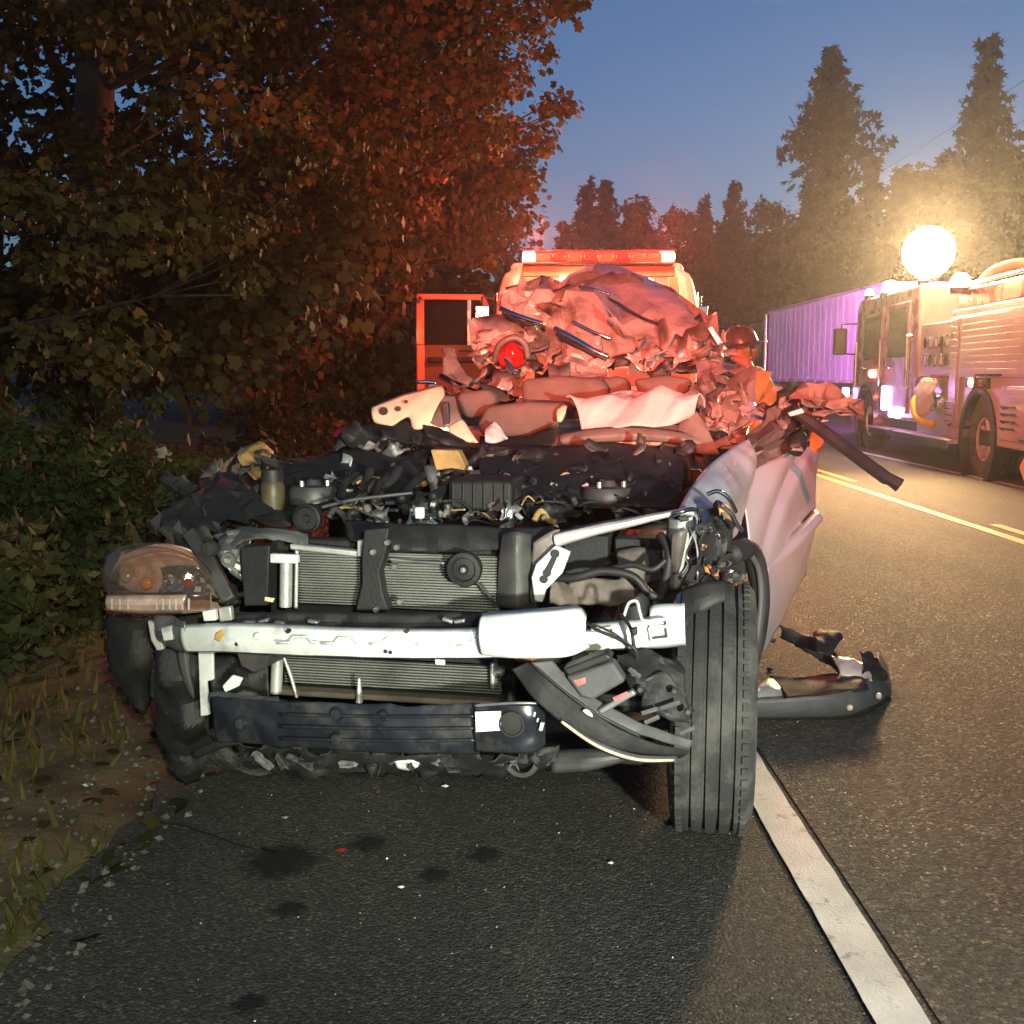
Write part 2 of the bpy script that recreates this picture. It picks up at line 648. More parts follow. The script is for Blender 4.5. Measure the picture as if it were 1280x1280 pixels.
M = dict(
    stain=stain_mat('soaked_fluid', (0.008, 0.008, 0.008)),
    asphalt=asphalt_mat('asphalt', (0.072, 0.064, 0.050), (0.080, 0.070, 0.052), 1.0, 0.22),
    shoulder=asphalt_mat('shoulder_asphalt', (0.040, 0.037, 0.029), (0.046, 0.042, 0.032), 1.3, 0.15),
    sealasphalt=asphalt_mat('sealed_joint', (0.034, 0.031, 0.026), (0.04, 0.036, 0.03), 1.2, 0.1),
    seal=mat('joint_sealer', (0.030, 0.027, 0.023), 0.9, var=0.4, scale=8, bump=0.5, bscale=60, spec=0.1),
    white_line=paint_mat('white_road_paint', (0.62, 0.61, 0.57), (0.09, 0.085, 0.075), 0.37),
    yellow_line=paint_mat('yellow_road_paint', (0.80, 0.47, 0.02), (0.30, 0.19, 0.03), 0.32),
    soil=mat('verge_soil', (0.085, 0.070, 0.030), 0.95, var=0.55, scale=5, bump=0.9, bscale=30, dirt=0.8, dirtcol=(0.05, 0.055, 0.02), dscale=1.6),
    grass=leaf_mat('verge_grass', [(0.06, 0.075, 0.018), (0.13, 0.105, 0.03), (0.09, 0.10, 0.022), (0.17, 0.125, 0.045)]),
    stone=mat('gravel_stone', (0.11, 0.105, 0.09), 0.85, var=0.6, scale=9),
    maple=leaf_mat('maple_leaf', [(0.020, 0.025, 0.008), (0.040, 0.040, 0.012), (0.055, 0.045, 0.014), (0.026, 0.031, 0.009), (0.085, 0.066, 0.022), (0.032, 0.034, 0.010)]),
    shrub=leaf_mat('shrub_leaf', [(0.022, 0.048, 0.014), (0.038, 0.066, 0.018), (0.028, 0.044, 0.013), (0.075, 0.09, 0.04)]),
    fern=leaf_mat('weed_leaf', [(0.03, 0.048, 0.014), (0.055, 0.068, 0.022), (0.11, 0.105, 0.05)]),
    bark=mat('bark', (0.035, 0.028, 0.021), 0.95, var=0.5, scale=7, bump=1.0, bscale=22),
    needle=leaf_mat('conifer_needles', [(0.022, 0.036, 0.018), (0.034, 0.05, 0.022), (0.026, 0.04, 0.02)], 0.15, 0.7),
    farleaf=leaf_mat('far_tree_leaf', [(0.03, 0.042, 0.016), (0.045, 0.056, 0.02), (0.036, 0.046, 0.018)], 0.2, 0.7),
    black=mat('black_plastic', (0.010, 0.0098, 0.0095), 0.65, var=0.35, scale=14, bump=0.15, bscale=90, dirt=0.35, dirtcol=(0.06, 0.055, 0.045), dscale=5, dlo=0.55),
    blackgloss=mat('black_painted_steel', (0.014, 0.016, 0.021), 0.28, var=0.3, scale=10, dirt=0.4, dirtcol=(0.085, 0.078, 0.066), dscale=9, dlo=0.50),
    greyplastic=mat('grey_plastic', (0.085, 0.085, 0.083), 0.6, var=0.25, scale=12, bump=0.15, dirt=0.5, dirtcol=(0.03, 0.028, 0.025), dscale=5, dlo=0.55),
    steel=mat('bare_steel', (0.30, 0.30, 0.29), 0.42, 0.7, var=0.3, scale=12, dirt=0.6, dirtcol=(0.07, 0.055, 0.04), dscale=7, dlo=0.53),
    darksteel=mat('dark_steel', (0.075, 0.073, 0.070), 0.5, 0.4, var=0.4, scale=12, dirt=0.6, dirtcol=(0.06, 0.04, 0.028), dscale=6, dlo=0.52),
    beamwhite=mat('bumper_beam_coating', (0.66, 0.67, 0.64), 0.42, var=0.12, scale=9, bump=0.12, bscale=25, dirt=0.75, dirtcol=(0.16, 0.15, 0.13), dscale=7, dlo=0.54),
    foam=mat('white_absorber', (0.80, 0.79, 0.74), 0.6, var=0.06, scale=8, bump=0.2, bscale=30, dirt=0.5, dirtcol=(0.42, 0.36, 0.28), dscale=6, dlo=0.62),
    rust=mat('rusty_torn_edge', (0.30, 0.10, 0.03), 0.8, var=0.4, scale=30, bump=0.4),
    fins=mat('radiator_fins', (0.20, 0.205, 0.18), 0.55, 0.5, var=0.3, scale=7, dirt=0.6, dirtcol=(0.07, 0.065, 0.05), dscale=4, dlo=0.54),
    alu=mat('cast_aluminium', (0.55, 0.54, 0.50), 0.45, 0.55, var=0.2, scale=14, bump=0.2, dirt=0.5, dirtcol=(0.12, 0.09, 0.06), dscale=7, dlo=0.55),
    silver=mat('silver_car_paint', (0.50, 0.48, 0.47), 0.32, 0.25, var=0.10, scale=3, dirt=0.55, dirtcol=(0.20, 0.165, 0.14), dscale=2.6, dlo=0.56, coat=0.5),
    silvercrush=mat('crushed_silver_paint', (0.42, 0.34, 0.30), 0.26, 0.12, var=0.3, scale=6, bump=0.10, bscale=30, dirt=0.9, dirtcol=(0.06, 0.042, 0.035), dscale=4.2, dlo=0.48, coat=0.4),
    primer=mat('torn_inner_metal', (0.15, 0.12, 0.105), 0.55, 0.15, var=0.4, scale=8, bump=0.3, bscale=35, dirt=0.7, dirtcol=(0.05, 0.04, 0.035), dscale=5, dlo=0.5),
    pink=mat('pale_inner_panel', (0.55, 0.50, 0.47), 0.4, 0.1, var=0.15, scale=7, dirt=0.6, dirtcol=(0.16, 0.13, 0.11), dscale=6, dlo=0.57),
    cloth=mat('seat_cloth', (0.115, 0.083, 0.068), 0.9, var=0.2, scale=9, bump=0.4, bscale=120, dirt=0.5, dirtcol=(0.09, 0.07, 0.06), dscale=3, dlo=0.55),
    trim=mat('brown_trim', (0.17, 0.135, 0.11), 0.75, var=0.3, scale=8, bump=0.2, dirt=0.6, dirtcol=(0.05, 0.04, 0.035), dscale=5),
    cream=mat('cream_trim', (0.62, 0.50, 0.33), 0.6, var=0.15, scale=6, bump=0.15, dirt=0.5, dirtcol=(0.2, 0.15, 0.1), dscale=5, dlo=0.6),
    amberplastic=mat('tan_insulation', (0.40, 0.24, 0.08), 0.7, var=0.4, scale=14, bump=0.5),
    airbag=mat('airbag_fabric', (0.50, 0.46, 0.43), 0.85, var=0.06, scale=5, bump=0.25, bscale=60, dirt=0.3, dirtcol=(0.55, 0.46, 0.40), dscale=3, dlo=0.58),
    tyre=mat('tyre_rubber', (0.033, 0.033, 0.031), 0.85, var=0.35, scale=10, bump=0.35, bscale=80, dirt=0.75, dirtcol=(0.10, 0.095, 0.08), dscale=9, dlo=0.47),
    chrome=mat('chrome', (0.75, 0.74, 0.72), 0.14, 1.0, var=0.08, scale=8),
    rubber=mat('black_rubber', (0.022, 0.020, 0.019), 0.6, var=0.3, scale=10),
    truckpaint=mat('truck_paint', (0.70, 0.64, 0.52), 0.3, 0.0, var=0.08, scale=3, coat=0.4, dirt=0.3, dirtcol=(0.3, 0.26, 0.2), dscale=2, dlo=0.6),
    redlitframe=mat('red_lit_truck_paint', (0.62, 0.23, 0.13), 0.35, 0.0, var=0.12, scale=4, coat=0.3, dirt=0.3, dirtcol=(0.25, 0.12, 0.08), dscale=3, dlo=0.58),  # red lamp light on the frame is put into this colour
    oldfluid=mat('yellowed_reservoir', (0.085, 0.066, 0.03), 0.45, var=0.3, scale=18, dirt=0.6, dscale=9),
    doorinner=mat('door_inner_panel', (0.13, 0.10, 0.06), 0.7, var=0.2, scale=5),
    redpaint=mat('red_engine_paint', (0.42, 0.035, 0.025), 0.28, 0.0, var=0.1, scale=3, coat=0.6),
    alupanel=mat('brushed_aluminium', (0.52, 0.48, 0.50), 0.38, 0.35, var=0.10, scale=2, bump=0.06, bscale=60),
    trailer=mat('trailer_white', (0.72, 0.71, 0.73), 0.5, 0.0, var=0.08, scale=0.6, dirt=0.25, dirtcol=(0.4, 0.38, 0.38), dscale=0.7),
    coat=mat('turnout_coat', (0.58, 0.56, 0.17), 0.85, var=0.2, scale=9, bump=1.0, bscale=14, dirt=0.4, dirtcol=(0.25, 0.16, 0.07), dscale=6),
    reflective=mat('reflective_tape', (0.85, 0.85, 0.70), 0.25, 0.2, var=0.05),
    skin=mat('skin', (0.42, 0.25, 0.18), 0.55, var=0.1, scale=20),
    helmet=mat('helmet_shell', (0.10, 0.035, 0.025), 0.35, var=0.2, scale=10, coat=0.4),
    darkglass=glass('dark_window_glass', (0.02, 0.02, 0.025), 0.03, 0.6),
    clearglass=glass('clear_window_glass', (0.05, 0.055, 0.06), 0.02, 0.14),
    lens=glass('clear_lamp_lens', (0.45, 0.38, 0.33), 0.06, 0.05),
    redlitshell=mat('red_lit_reflector', (0.66, 0.44, 0.35), 0.25, 0.3, var=0.3, scale=16, dirt=0.4, dirtcol=(0.25, 0.12, 0.08), dscale=12, coat=0.5),  # red light falling on the headlamp is put into this colour
    labelred=mat('faded_red_label', (0.40, 0.15, 0.13), 0.5, var=0.3, scale=30),
    salmonlens=glass('salmon_lamp_lens', (0.60, 0.27, 0.18), 0.08, 0.16),
    amberlens=mat('amber_lens', (0.62, 0.24, 0.07), 0.15, var=0.15, scale=20, coat=0.5),
    redlens=mat('red_lens', (0.30, 0.015, 0.012), 0.2, var=0.2, scale=15, coat=0.5),
    bulbred=emit('red_warning_lamp', (1.0, 0.10, 0.06), 14),
    bulbredsoft=emit('red_light_bar_module', (1.0, 0.07, 0.02), 1.6, (0.25, 0.01, 0.01)),
    bulbhot=emit('flashing_end_lamp', (1.0, 0.42, 0.20), 14, (0.3, 0.05, 0.03)),
    bulbamber=emit('warm_marker_lamp', (1.0, 0.72, 0.36), 30),
    bulbwork=emit('work_lamp', (1.0, 0.72, 0.45), 14),
    flood=emit('scene_flood_lamp', (1.0, 0.74, 0.40), 90),
    strobe=emit('violet_strobe', (0.72, 0.50, 1.0), 5),
)
import numpy as np
rnd = random.Random(7)


# ------------------------------------------------------------------ ground, road
def verge_z(x, y):
    if x > -1.25:
        t = min(1, max(0, (x + 1.25) / 0.2))
        return -0.012 - 0.05 * t
    d = -1.25 - x
    z = -0.012 + 0.03 * min(d, 1) + 0.09 * max(0, d - 1.0) + 0.05 * fbm((x * 1.3, y * 1.3, 0), 2)
    if d > 6:
        z -= 0.03 * (d - 6)
    return z


xs = [-260, -160, -90, -50, -30, -18, -13] + [-10 + 0.4 * i for i in range(14)] + [-4.6 + 0.12 * i for i in range(32)] + [-0.8, 0, 4, 9, 15, 25, 45, 90, 170, 280]
ys = [-60, -25, -12, -6] + [-3 + 0.25 * i for i in range(52)] + [10.5 + 1.2 * i for i in range(20)] + [36, 42, 50, 60, 75, 95, 130, 180, 260, 380, 520]
g = MB()
gv = [(x, y, verge_z(x, y) if x > -40 else -1.2) for x in xs for y in ys]
ny = len(ys)
g.add(gv, [(i * ny + j, (i + 1) * ny + j, (i + 1) * ny + j + 1, i * ny + j + 1) for i in range(len(xs) - 1) for j in range(ny - 1)])
tag(g.build('ground', M['soil'], smooth=180), kind='structure')


def strip(name, x0, x1, y0, y1, z, m, jl=0.0, jr=0.0, step=0.25, seed=0, kind='structure'):
    b = MB()
    n = max(2, int((min(y1, 26) - y0) / step))
    yl = [y0 + (min(y1, 26) - y0) * i / n for i in range(n + 1)]
    if y1 > 26:
        yl += [40, 70, 120, 220, y1]
    vs = []
    for y in yl:
        a = jl * (fbm((y * 1.1, 0, seed), seed) + 0.6 * fbm((y * 7, 3, seed), seed))
        c = jr * (fbm((y * 1.1, 9, seed), seed) + 0.6 * fbm((y * 7, 5, seed), seed))
        vs += [(x0 + a, y, z), (x1 + c, y, z)]
    b.add(vs, [(2 * i, 2 * i + 1, 2 * i + 3, 2 * i + 2) for i in range(len(yl) - 1)])
    o = b.build(name, m, smooth=0)
    if kind:
        tag(o, kind=kind)
    return o


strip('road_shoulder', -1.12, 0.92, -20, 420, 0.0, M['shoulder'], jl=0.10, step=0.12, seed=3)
strip('road', 0.88, 8.3, -20, 420, 0.004, M['asphalt'])
strip('lay_by', 8.2, 15.0, -20, 420, 0.0, M['asphalt'], jr=0.3, seed=4)
strip('edge_line_marking', 0.745, 0.86, -20, 200, 0.0085, M['white_line'], 0.006, 0.006, 0.04, 5)
strip('centre_line_marking', 4.02, 4.13, -20, 200, 0.0085, M['yellow_line'], 0.004, 0.004, 0.1, 8)
for i, (a, c) in enumerate(((5.4, 9.6), (13.6, 18.0), (22, 25.9))):
    strip('dashed_centre_marking', 4.25, 4.35, a, c, 0.0085, M['yellow_line'], 0.004, 0.004, 0.1, 9 + i)
strip('ground_light_streak', 6.02, 6.12, 12.0, 19.0, 0.0085, M['white_line'], 0.004, 0.004, 0.1, 15)  # light reflected on the ground, drawn as a strip of white paint

# fluid stains and a dark crack on the shoulder
for i, (px, py, r, lb) in enumerate(((352, 1078, 0.085, 'largest dark fluid stain on the asphalt in front of the wreck'),
                                     (362, 1138, 0.035, 'small round black spot just below the largest fluid stain'),
                                     (543, 1096, 0.035, 'small black spot on the shoulder in front of the sticker panel'),
                                     (608, 1070, 0.040, 'faint dark stain on the asphalt nearest the hanging bumper strip'),
                                     (462, 1056, 0.045, 'soft dark stain beside the red fragment on the asphalt'),
                                     (312, 1256, 0.030, 'dark spot on the asphalt at the bottom edge of the photo'))):
    c = G(px, py)
    n = 26
    b = MB()
    vs = [(0, 0, 0)]
    for k in range(n):
        t = 2 * math.pi * k / n
        vs.append((1.5 * r * math.cos(t), 1.5 * r * math.sin(t), 0))
    b.add(vs, [(0, k + 1, (k + 1) % n + 1) for k in range(n)])
    o = tag(b.build('fluid_stain', M['stain'], smooth=0, loc=(c.x, c.y, 0.004)), lb, 'stain')
    o.color = (r * 1.5, 0, 0, 1)
b = MB()
cr = [G(180, 1030), G(225, 1033), G(265, 1046), G(300, 1058), G(345, 1066)]
tp = [lerp_poly(cr, i / 40) + Vector((0, 0.012 * fbm((i * 0.5, 0, 0), 3), 0.004)) for i in range(41)]
vs = []
for i, p in enumerate(tp):
    w = 0.004 + 0.004 * abs(fbm((i * 0.7, 4, 0), 5))
    vs += [(p.x, p.y - w, 0.004), (p.x, p.y + w, 0.004)]
b.add(vs, [(2 * i, 2 * i + 2, 2 * i + 3, 2 * i + 1) for i in range(40)])
tag(b.build('asphalt_crack', M['seal'], smooth=0), 'thin dark crack running from the verge to the largest stain', 'crack')

# ------------------------------------------------------------------ scattered leaves and blades
LEAF = (np.array([(0, 0, 0), (-.42, .16, -.10), (-.34, .42, -.06), (-.46, .70, -.14), (-.20, .78, -.05), (0, 1.0, -.10),
                  (.42, .16, -.10), (.34, .42, -.06), (.46, .70, -.14), (.20, .78, -.05)]),
        [(0, 5, 4, 3, 2, 1), (0, 6, 7, 8, 9, 5)])
OVAL = (np.array([(0, 0, 0), (-.26, .45, -.07), (0, 1.0, -.05), (.26, .45, -.07)]), [(0, 2, 1), (0, 3, 2)])
SPRAY = (np.array([(0, 0, 0), (-.5, .3, -.12), (-.16, .42, 0), (-.42, .8, -.15), (-.05, .72, 0), (0, 1.1, -.1),
                   (.5, .35, -.12), (.15, .45, 0), (.4, .85, -.15), (.06, .75, 0)]),
         [(0, 2, 1), (0, 4, 3, 2), (0, 5, 4), (0, 6, 7), (0, 7, 8, 9), (0, 9, 5)])


def leaf_mesh(pos, nrm, size, seed, tpl=LEAF, droop=0.5):
    """numpy build of many leaves: pos (n,3), nrm (n,3) facing, size (n)"""
    rg = np.random.default_rng(seed)
    n = len(pos)
    nrm = nrm / np.maximum(np.linalg.norm(nrm, axis=1, keepdims=True), 1e-6)
    d = rg.normal(size=(n, 3))
    d[:, 2] -= droop * 1.6
    d = d - nrm * np.sum(d * nrm, axis=1, keepdims=True)
    d /= np.maximum(np.linalg.norm(d, axis=1, keepdims=True), 1e-6)
    s = np.cross(d, nrm)
    T, F = tpl
    k = len(T)
    V = (pos[:, None, :] + size[:, None, None] * (T[None, :, 0:1] * s[:, None, :] + T[None, :, 1:2] * d[:, None, :] + T[None, :, 2:3] * nrm[:, None, :]))
    V = V.reshape(-1, 3)
    off = np.arange(n) * k
    me = bpy.data.meshes.new('leaves')
    tot = [len(f) for f in F]
    loops = np.concatenate([(off[:, None] + np.array(f)[None, :]) for f in F], axis=1).reshape(-1)
    lt = np.tile(np.array(tot), n)
    ls = np.concatenate([[0], np.cumsum(lt)[:-1]])
    me.vertices.add(len(V))
    me.vertices.foreach_set('co', V.reshape(-1))
    me.loops.add(len(loops))
    me.loops.foreach_set('vertex_index', loops.astype(np.int32))
    me.polygons.add(len(lt))
    me.polygons.foreach_set('loop_start', ls.astype(np.int32))
    me.polygons.foreach_set('loop_total', lt.astype(np.int32))
    me.update(calc_edges=True)
    me.validate()
    return me


def clump_leaves(clumps, per, size, seed, flat=0.8):
    rg = np.random.default_rng(seed)
    ps, ns, ss = [], [], []
    for c, r in clumps:
        n = int(per * r * r)
        d = rg.normal(size=(n, 3))
        d /= np.linalg.norm(d, axis=1, keepdims=True)
        rr = r * rg.random(n)[:, None] ** 0.38
        lump = 1 + 0.35 * np.sin(d[:, 0:1] * 5 + c[0] * 3) * np.cos(d[:, 2:3] * 4 + c[1] * 5)
        p = d * rr * lump * np.array([1, 1, flat]) + np.array(c)[None, :]
        ps.append(p)
        q = d * 0.9 + rg.normal(size=(n, 3)) * 0.7
        q[:, 2] += 0.5
        ns.append(q)
        ss.append(size * (0.6 + 0.7 * rg.random(n)))
    return np.concatenate(ps), np.concatenate(ns), np.concatenate(ss)


def obj_from(me, name, m, parent=None):
    me.name = name
    me.materials.append(m)
    o = bpy.data.objects.new(name, me)
    COL.objects.link(o)
    if parent:
        o.parent = parent
    return o


def inpoly(x, y, poly):
    c = False
    j = len(poly) - 1
    for i in range(len(poly)):
        xi, yi = poly[i]
        xj, yj = poly[j]
        if (yi > y) != (yj > y) and x < (xj - xi) * (y - yi) / (yj - yi) + xi:
            c = not c
        j = i
    return c


def region_clumps(poly, Y0, Y1, n, r0, r1, rg):
    x0 = min(p[0] for p in poly); x1 = max(p[0] for p in poly)
    y0 = min(p[1] for p in poly); y1 = max(p[1] for p in poly)
    out = []
    while len(out) < n:
        x, y = rg.uniform(x0, x1), rg.uniform(y0, y1)
        if not inpoly(x, y, poly):
            continue
        Y = rg.uniform(Y0, Y1)
        out.append((P(x, y, Y), rg.uniform(r0, r1)))
    return out


def broadleaf(label, base, height, clumps, per, size, seed, m='maple', tr=0.22, name='maple_tree', group='trees along the verge', tpl=LEAF, twigs=3, flat=0.8):
    rg = random.Random(seed)
    t = thing(name, label, 'tree', base, 0, group)
    bx, by, bz = base
    b = MB()
    pts = [Vector((0.25 * fbm((i, seed, 0), seed) * (i > 0) * 1.0, 0.25 * fbm((i, seed, 5), seed) * (i > 0), height * i / 6 - (0.3 if i == 0 else 0))) for i in range(7)]
    b.tube(pts, [tr * (1.25 - 0.14 * i - (0 if i else -0.15)) for i in range(7)], 10)
    for ci, (c, r) in enumerate(clumps):
        if ci % (6 if m == 'maple' else 3):
            continue
        e = Vector(c) - Vector(base)
        h = max(0.15, min(0.95, (e.z - 0.55 * math.hypot(e.x, e.y)) / height))
        s = lerp_poly(pts, h)
        mid = s.lerp(e, 0.5) + Vector((rg.uniform(-.5, .5), rg.uniform(-.5, .5), rg.uniform(-.1, .6)))
        b.tube([s, mid, e], [tr * 0.14, tr * 0.09, tr * 0.03], 5, caps=False, curve=8)
        for k in range(twigs):
            q = e + Vector((rg.gauss(0, 1), rg.gauss(0, 1), rg.gauss(0, .7))).normalized() * r * 0.9
            b.tube([mid.lerp(e, 0.6), q], [tr * 0.06, tr * 0.02], 4, caps=False)
    b.build('trunk', M['bark'], t, smooth=180)
    ps, ns, ss = clump_leaves([((Vector(c) - Vector(base)), r) for c, r in clumps], per, size, seed, flat)
    obj_from(leaf_mesh(ps, ns, ss, seed, tpl), 'crown', M[m], t)
    return t


rg = random.Random(21)
c1 = region_clumps([(-420, -420), (350, -420), (330, 60), (355, 170), (300, 270), (260, 360), (190, 440), (0, 470), (-420, 470)], 5.2, 9.0, 62, 0.26, 0.50, rg)
c1 += [(P(388, 185, 6.6), 0.18), (P(355, 215, 6.6), 0.22), (P(372, 130, 6.8), 0.22), (P(330, 165, 6.4), 0.28), (P(305, 345, 6.5), 0.2), (P(270, 290, 6.3), 0.25), (P(60, 250, 5.4), 0.25), (P(70, 330, 5.4), 0.2)]
broadleaf('broad maple whose lit boughs fill the upper left corner', (-4.9, 6.6, verge_z(-4.9, 6.6)), 6.5, c1, 2300, 0.056, 101, flat=0.55)
c2 = region_clumps([(300, -260), (690, -260), (700, -20), (650, 30), (655, 110), (640, 160), (610, 235), (560, 290), (430, 310), (300, 280)], 9.2, 13.4, 74, 0.34, 0.62, rg)
c2 += [(P(705, 5, 9.0), 0.22), (P(665, 20, 9.2), 0.30), (P(728, -6, 8.8), 0.14), (P(680, 60, 9.3), 0.16), (P(690, 128, 10.5), 0.26), (P(710, 135, 10.5), 0.14), (P(668, 165, 10.5), 0.28), (P(685, 185, 10.8), 0.16), (P(650, 235, 11), 0.25), (P(645, 275, 11.5), 0.2), (P(600, 322, 11.5), 0.22)]
broadleaf('tall maple leaning over the road towards the recovery truck', (-4.3, 11.4, verge_z(-4.3, 11.4)), 8.0, c2, 1350, 0.075, 102, flat=0.55)
c3 = region_clumps([(430, 140), (615, 140), (635, 225), (628, 290), (560, 320), (500, 330), (470, 430), (380, 440)], 14.5, 19, 75, 0.5, 0.85, rg)
broadleaf('reddish lit maple right behind the open truck door', (-3.9, 17.0, verge_z(-3.9, 17)), 6.5, c3, 620, 0.10, 103, flat=0.6)
c4 = region_clumps([(-200, 230), (400, 230), (480, 340), (470, 440), (380, 460), (-200, 480)], 9.5, 13.5, 85, 0.45, 0.8, rg)
broadleaf('low dark maple standing behind the shrubs on the verge', (-6.4, 12.2, verge_z(-6.4, 12.2)), 5.0, c4, 380, 0.115, 104)
c5 = region_clumps([(250, 240), (555, 240), (585, 330), (575, 400), (510, 470), (250, 470)], 21, 29, 75, 0.9, 1.6, rg)
broadleaf('farthest dark maple on the verge beyond the truck door', (-5.4, 25.0, verge_z(-5.4, 25)), 7.5, c5, 90, 0.24, 105)
c6 = region_clumps([(-200, -420), (480, -420), (560, 150), (300, 300), (-200, 300)], 13, 19, 80, 0.9, 1.5, rg)
broadleaf('tall dark maple behind the two nearest maples', (-7.4, 15.5, verge_z(-7.4, 15.5)), 10.5, c6, 150, 0.17, 106)


# shrubs and weeds of the verge
def shrub(label, px, py, Y, h, w, n, m, seed, size=0.07, tpl=OVAL):
    c = P(px, py, Y)
    z0 = verge_z(c.x, Y)
    rg = random.Random(seed)
    t = thing('shrub', label, 'shrub', (c.x, Y, z0), 0, 'shrubs on the verge')
    b = MB()
    cl = []
    for k in range(n):
        a = rg.uniform(0, 2 * math.pi)
        q = Vector((math.cos(a) * w * rg.uniform(.1, 1), math.sin(a) * w * rg.uniform(.1, .8), h * rg.uniform(.25, 1)))
        b.tube([(q.x * .1, q.y * .1, -.05), (q.x * .55, q.y * .55, q.z * .6), q], [0.012, 0.008, 0.003], 4, caps=False, curve=5)
        cl.append((q, rg.uniform(0.10, 0.19)))
        cl.append((q * 0.7, rg.uniform(0.10, 0.17)))
    b.build('stem', M['bark'], t, smooth=180)
    ps, ns, ss = clump_leaves(cl, 2300 * (0.07 / size) ** 2, size, seed)
    obj_from(leaf_mesh(ps, ns, ss, seed, tpl, 0.2), 'crown', M[m], t)


for i, a in enumerate((
        ('dark shrub at the left edge, tallest of the shrubs', 20, 560, 6.2, 1.35, 0.7, 34, 'shrub'),
        ('green leafy shrub behind the headlamp', 165, 610, 6.4, 1.0, 0.55, 30, 'shrub'),
        ('pale speckled weed bush above the mossy grass', 60, 690, 5.2, 0.75, 0.5, 26, 'fern'),
        ('dark shrub between the leafy shrub and the wreck', 250, 590, 7.6, 0.9, 0.55, 28, 'shrub'),
        ('low shrub behind the torn left fender', 330, 545, 9.6, 0.9, 0.6, 26, 'fern'),
        ('low bright weeds left of the cream trim panel', 425, 510, 12.2, 0.9, 0.9, 34, 'fern'),
        ('dark shrub under the lowest maple boughs', 110, 510, 8.4, 1.5, 0.8, 38, 'shrub'),
        ('weedy shrub beside the verge grass nearest the camera', -30, 650, 4.4, 0.9, 0.45, 26, 'fern'),
        ('bluish shrub just left of the truck door', 440, 480, 16.0, 1.3, 1.0, 34, 'shrub'),
        ('dark shrub behind the low bright weeds', 360, 500, 13.4, 1.5, 1.0, 36, 'shrub'),
        ('dark shrub seen through the open door window', 540, 480, 22.0, 1.9, 1.4, 40, 'shrub'))):
    a = a[:4] + (a[4] * 0.78,) + a[5:]
    shrub(*a, seed=300 + i, size=0.075 if a[3] < 9 else 0.11)

# grass and gravel: nobody could count them
rg = np.random.default_rng(5)
n = 26000
xy = np.stack([-1.18 - 5.2 * rg.random(n) ** 1.25, 1.2 + 15 * rg.random(n) ** 1.4], 1)
keep = np.array([mn.noise((x * 1.2, y * 1.2, 1.0)) + 0.25 + 0.25 * min(1, -x - 1.2) > rg.random() * 0.55 for x, y in xy])
xy = xy[keep]
n = len(xy)
pos = np.array([(x, y, verge_z(x, y) - 0.01) for x, y in xy])
nr = rg.normal(size=(n, 3)) * np.array([1, 1, 0.35]) + np.array([0, -0.3, 0.25])
BLADE = (np.array([(-.10, 0, 0), (.10, 0, 0), (.07, .55, .06), (0, 1, .24), (-.07, .55, .06)]), [(0, 1, 2, 4), (4, 2, 3)])
me = leaf_mesh(pos, nr, 0.04 + 0.08 * rg.random(n) ** 2, 12, BLADE, -2.2)
tag(obj_from(me, 'grass', M['grass']), 'short rusty green grass and moss on the verge', 'grass', kind='stuff')
n = 2600
b = MB()
rr = random.Random(4)
OCT = [(1, 0, 0), (-1, 0, 0), (0, 1, 0), (0, -1, 0), (0, 0, 1), (0, 0, -1)]
OF = [(0, 2, 4), (2, 1, 4), (1, 3, 4), (3, 0, 4), (2, 0, 5), (1, 2, 5), (3, 1, 5), (0, 3, 5)]
for i in range(n):
    x = -1.15 + rr.gauss(0, 0.28) - 0.12
    y = 1.6 + 9 * rr.random() ** 1.6
    if x > -0.98:
        continue
    s = 0.004 + 0.013 * rr.random() ** 3
    Rm = Matrix.Rotation(rr.uniform(0, 6.28), 3, 'Z') @ Matrix.Rotation(rr.uniform(-.6, .6), 3, 'X')
    z = max(0.0 if x > -1.12 else -9, verge_z(x, y))
    b.add([Vector((x, y, z + s * .35)) + Rm @ Vector((q[0] * s * rr.uniform(.7, 1.4), q[1] * s * rr.uniform(.7, 1.2), q[2] * s * .7)) for q in OCT], OF)
tag(b.build('gravel', M['stone'], smooth=0), 'loose pale gravel along the edge of the shoulder', 'gravel', kind='stuff')
# fallen leaves
n = 1400
xy = np.stack([-1.0 - 3.6 * rg.random(n) ** 1.3, 1.4 + 9 * rg.random(n)], 1)
pos = np.array([(x, y, max(verge_z(x, y), 0.0 if x > -1.1 else -9) + 0.008) for x, y in xy])
nr = rg.normal(size=(n, 3)) * 0.35 + np.array([0, 0, 1.0])
me = leaf_mesh(pos, nr, 0.03 + 0.05 * rg.random(n), 15, LEAF, 0)
tag(obj_from(me, 'fallen_leaves', M['maple']), 'scattered fallen maple leaves on the verge', 'leaves', kind='stuff')


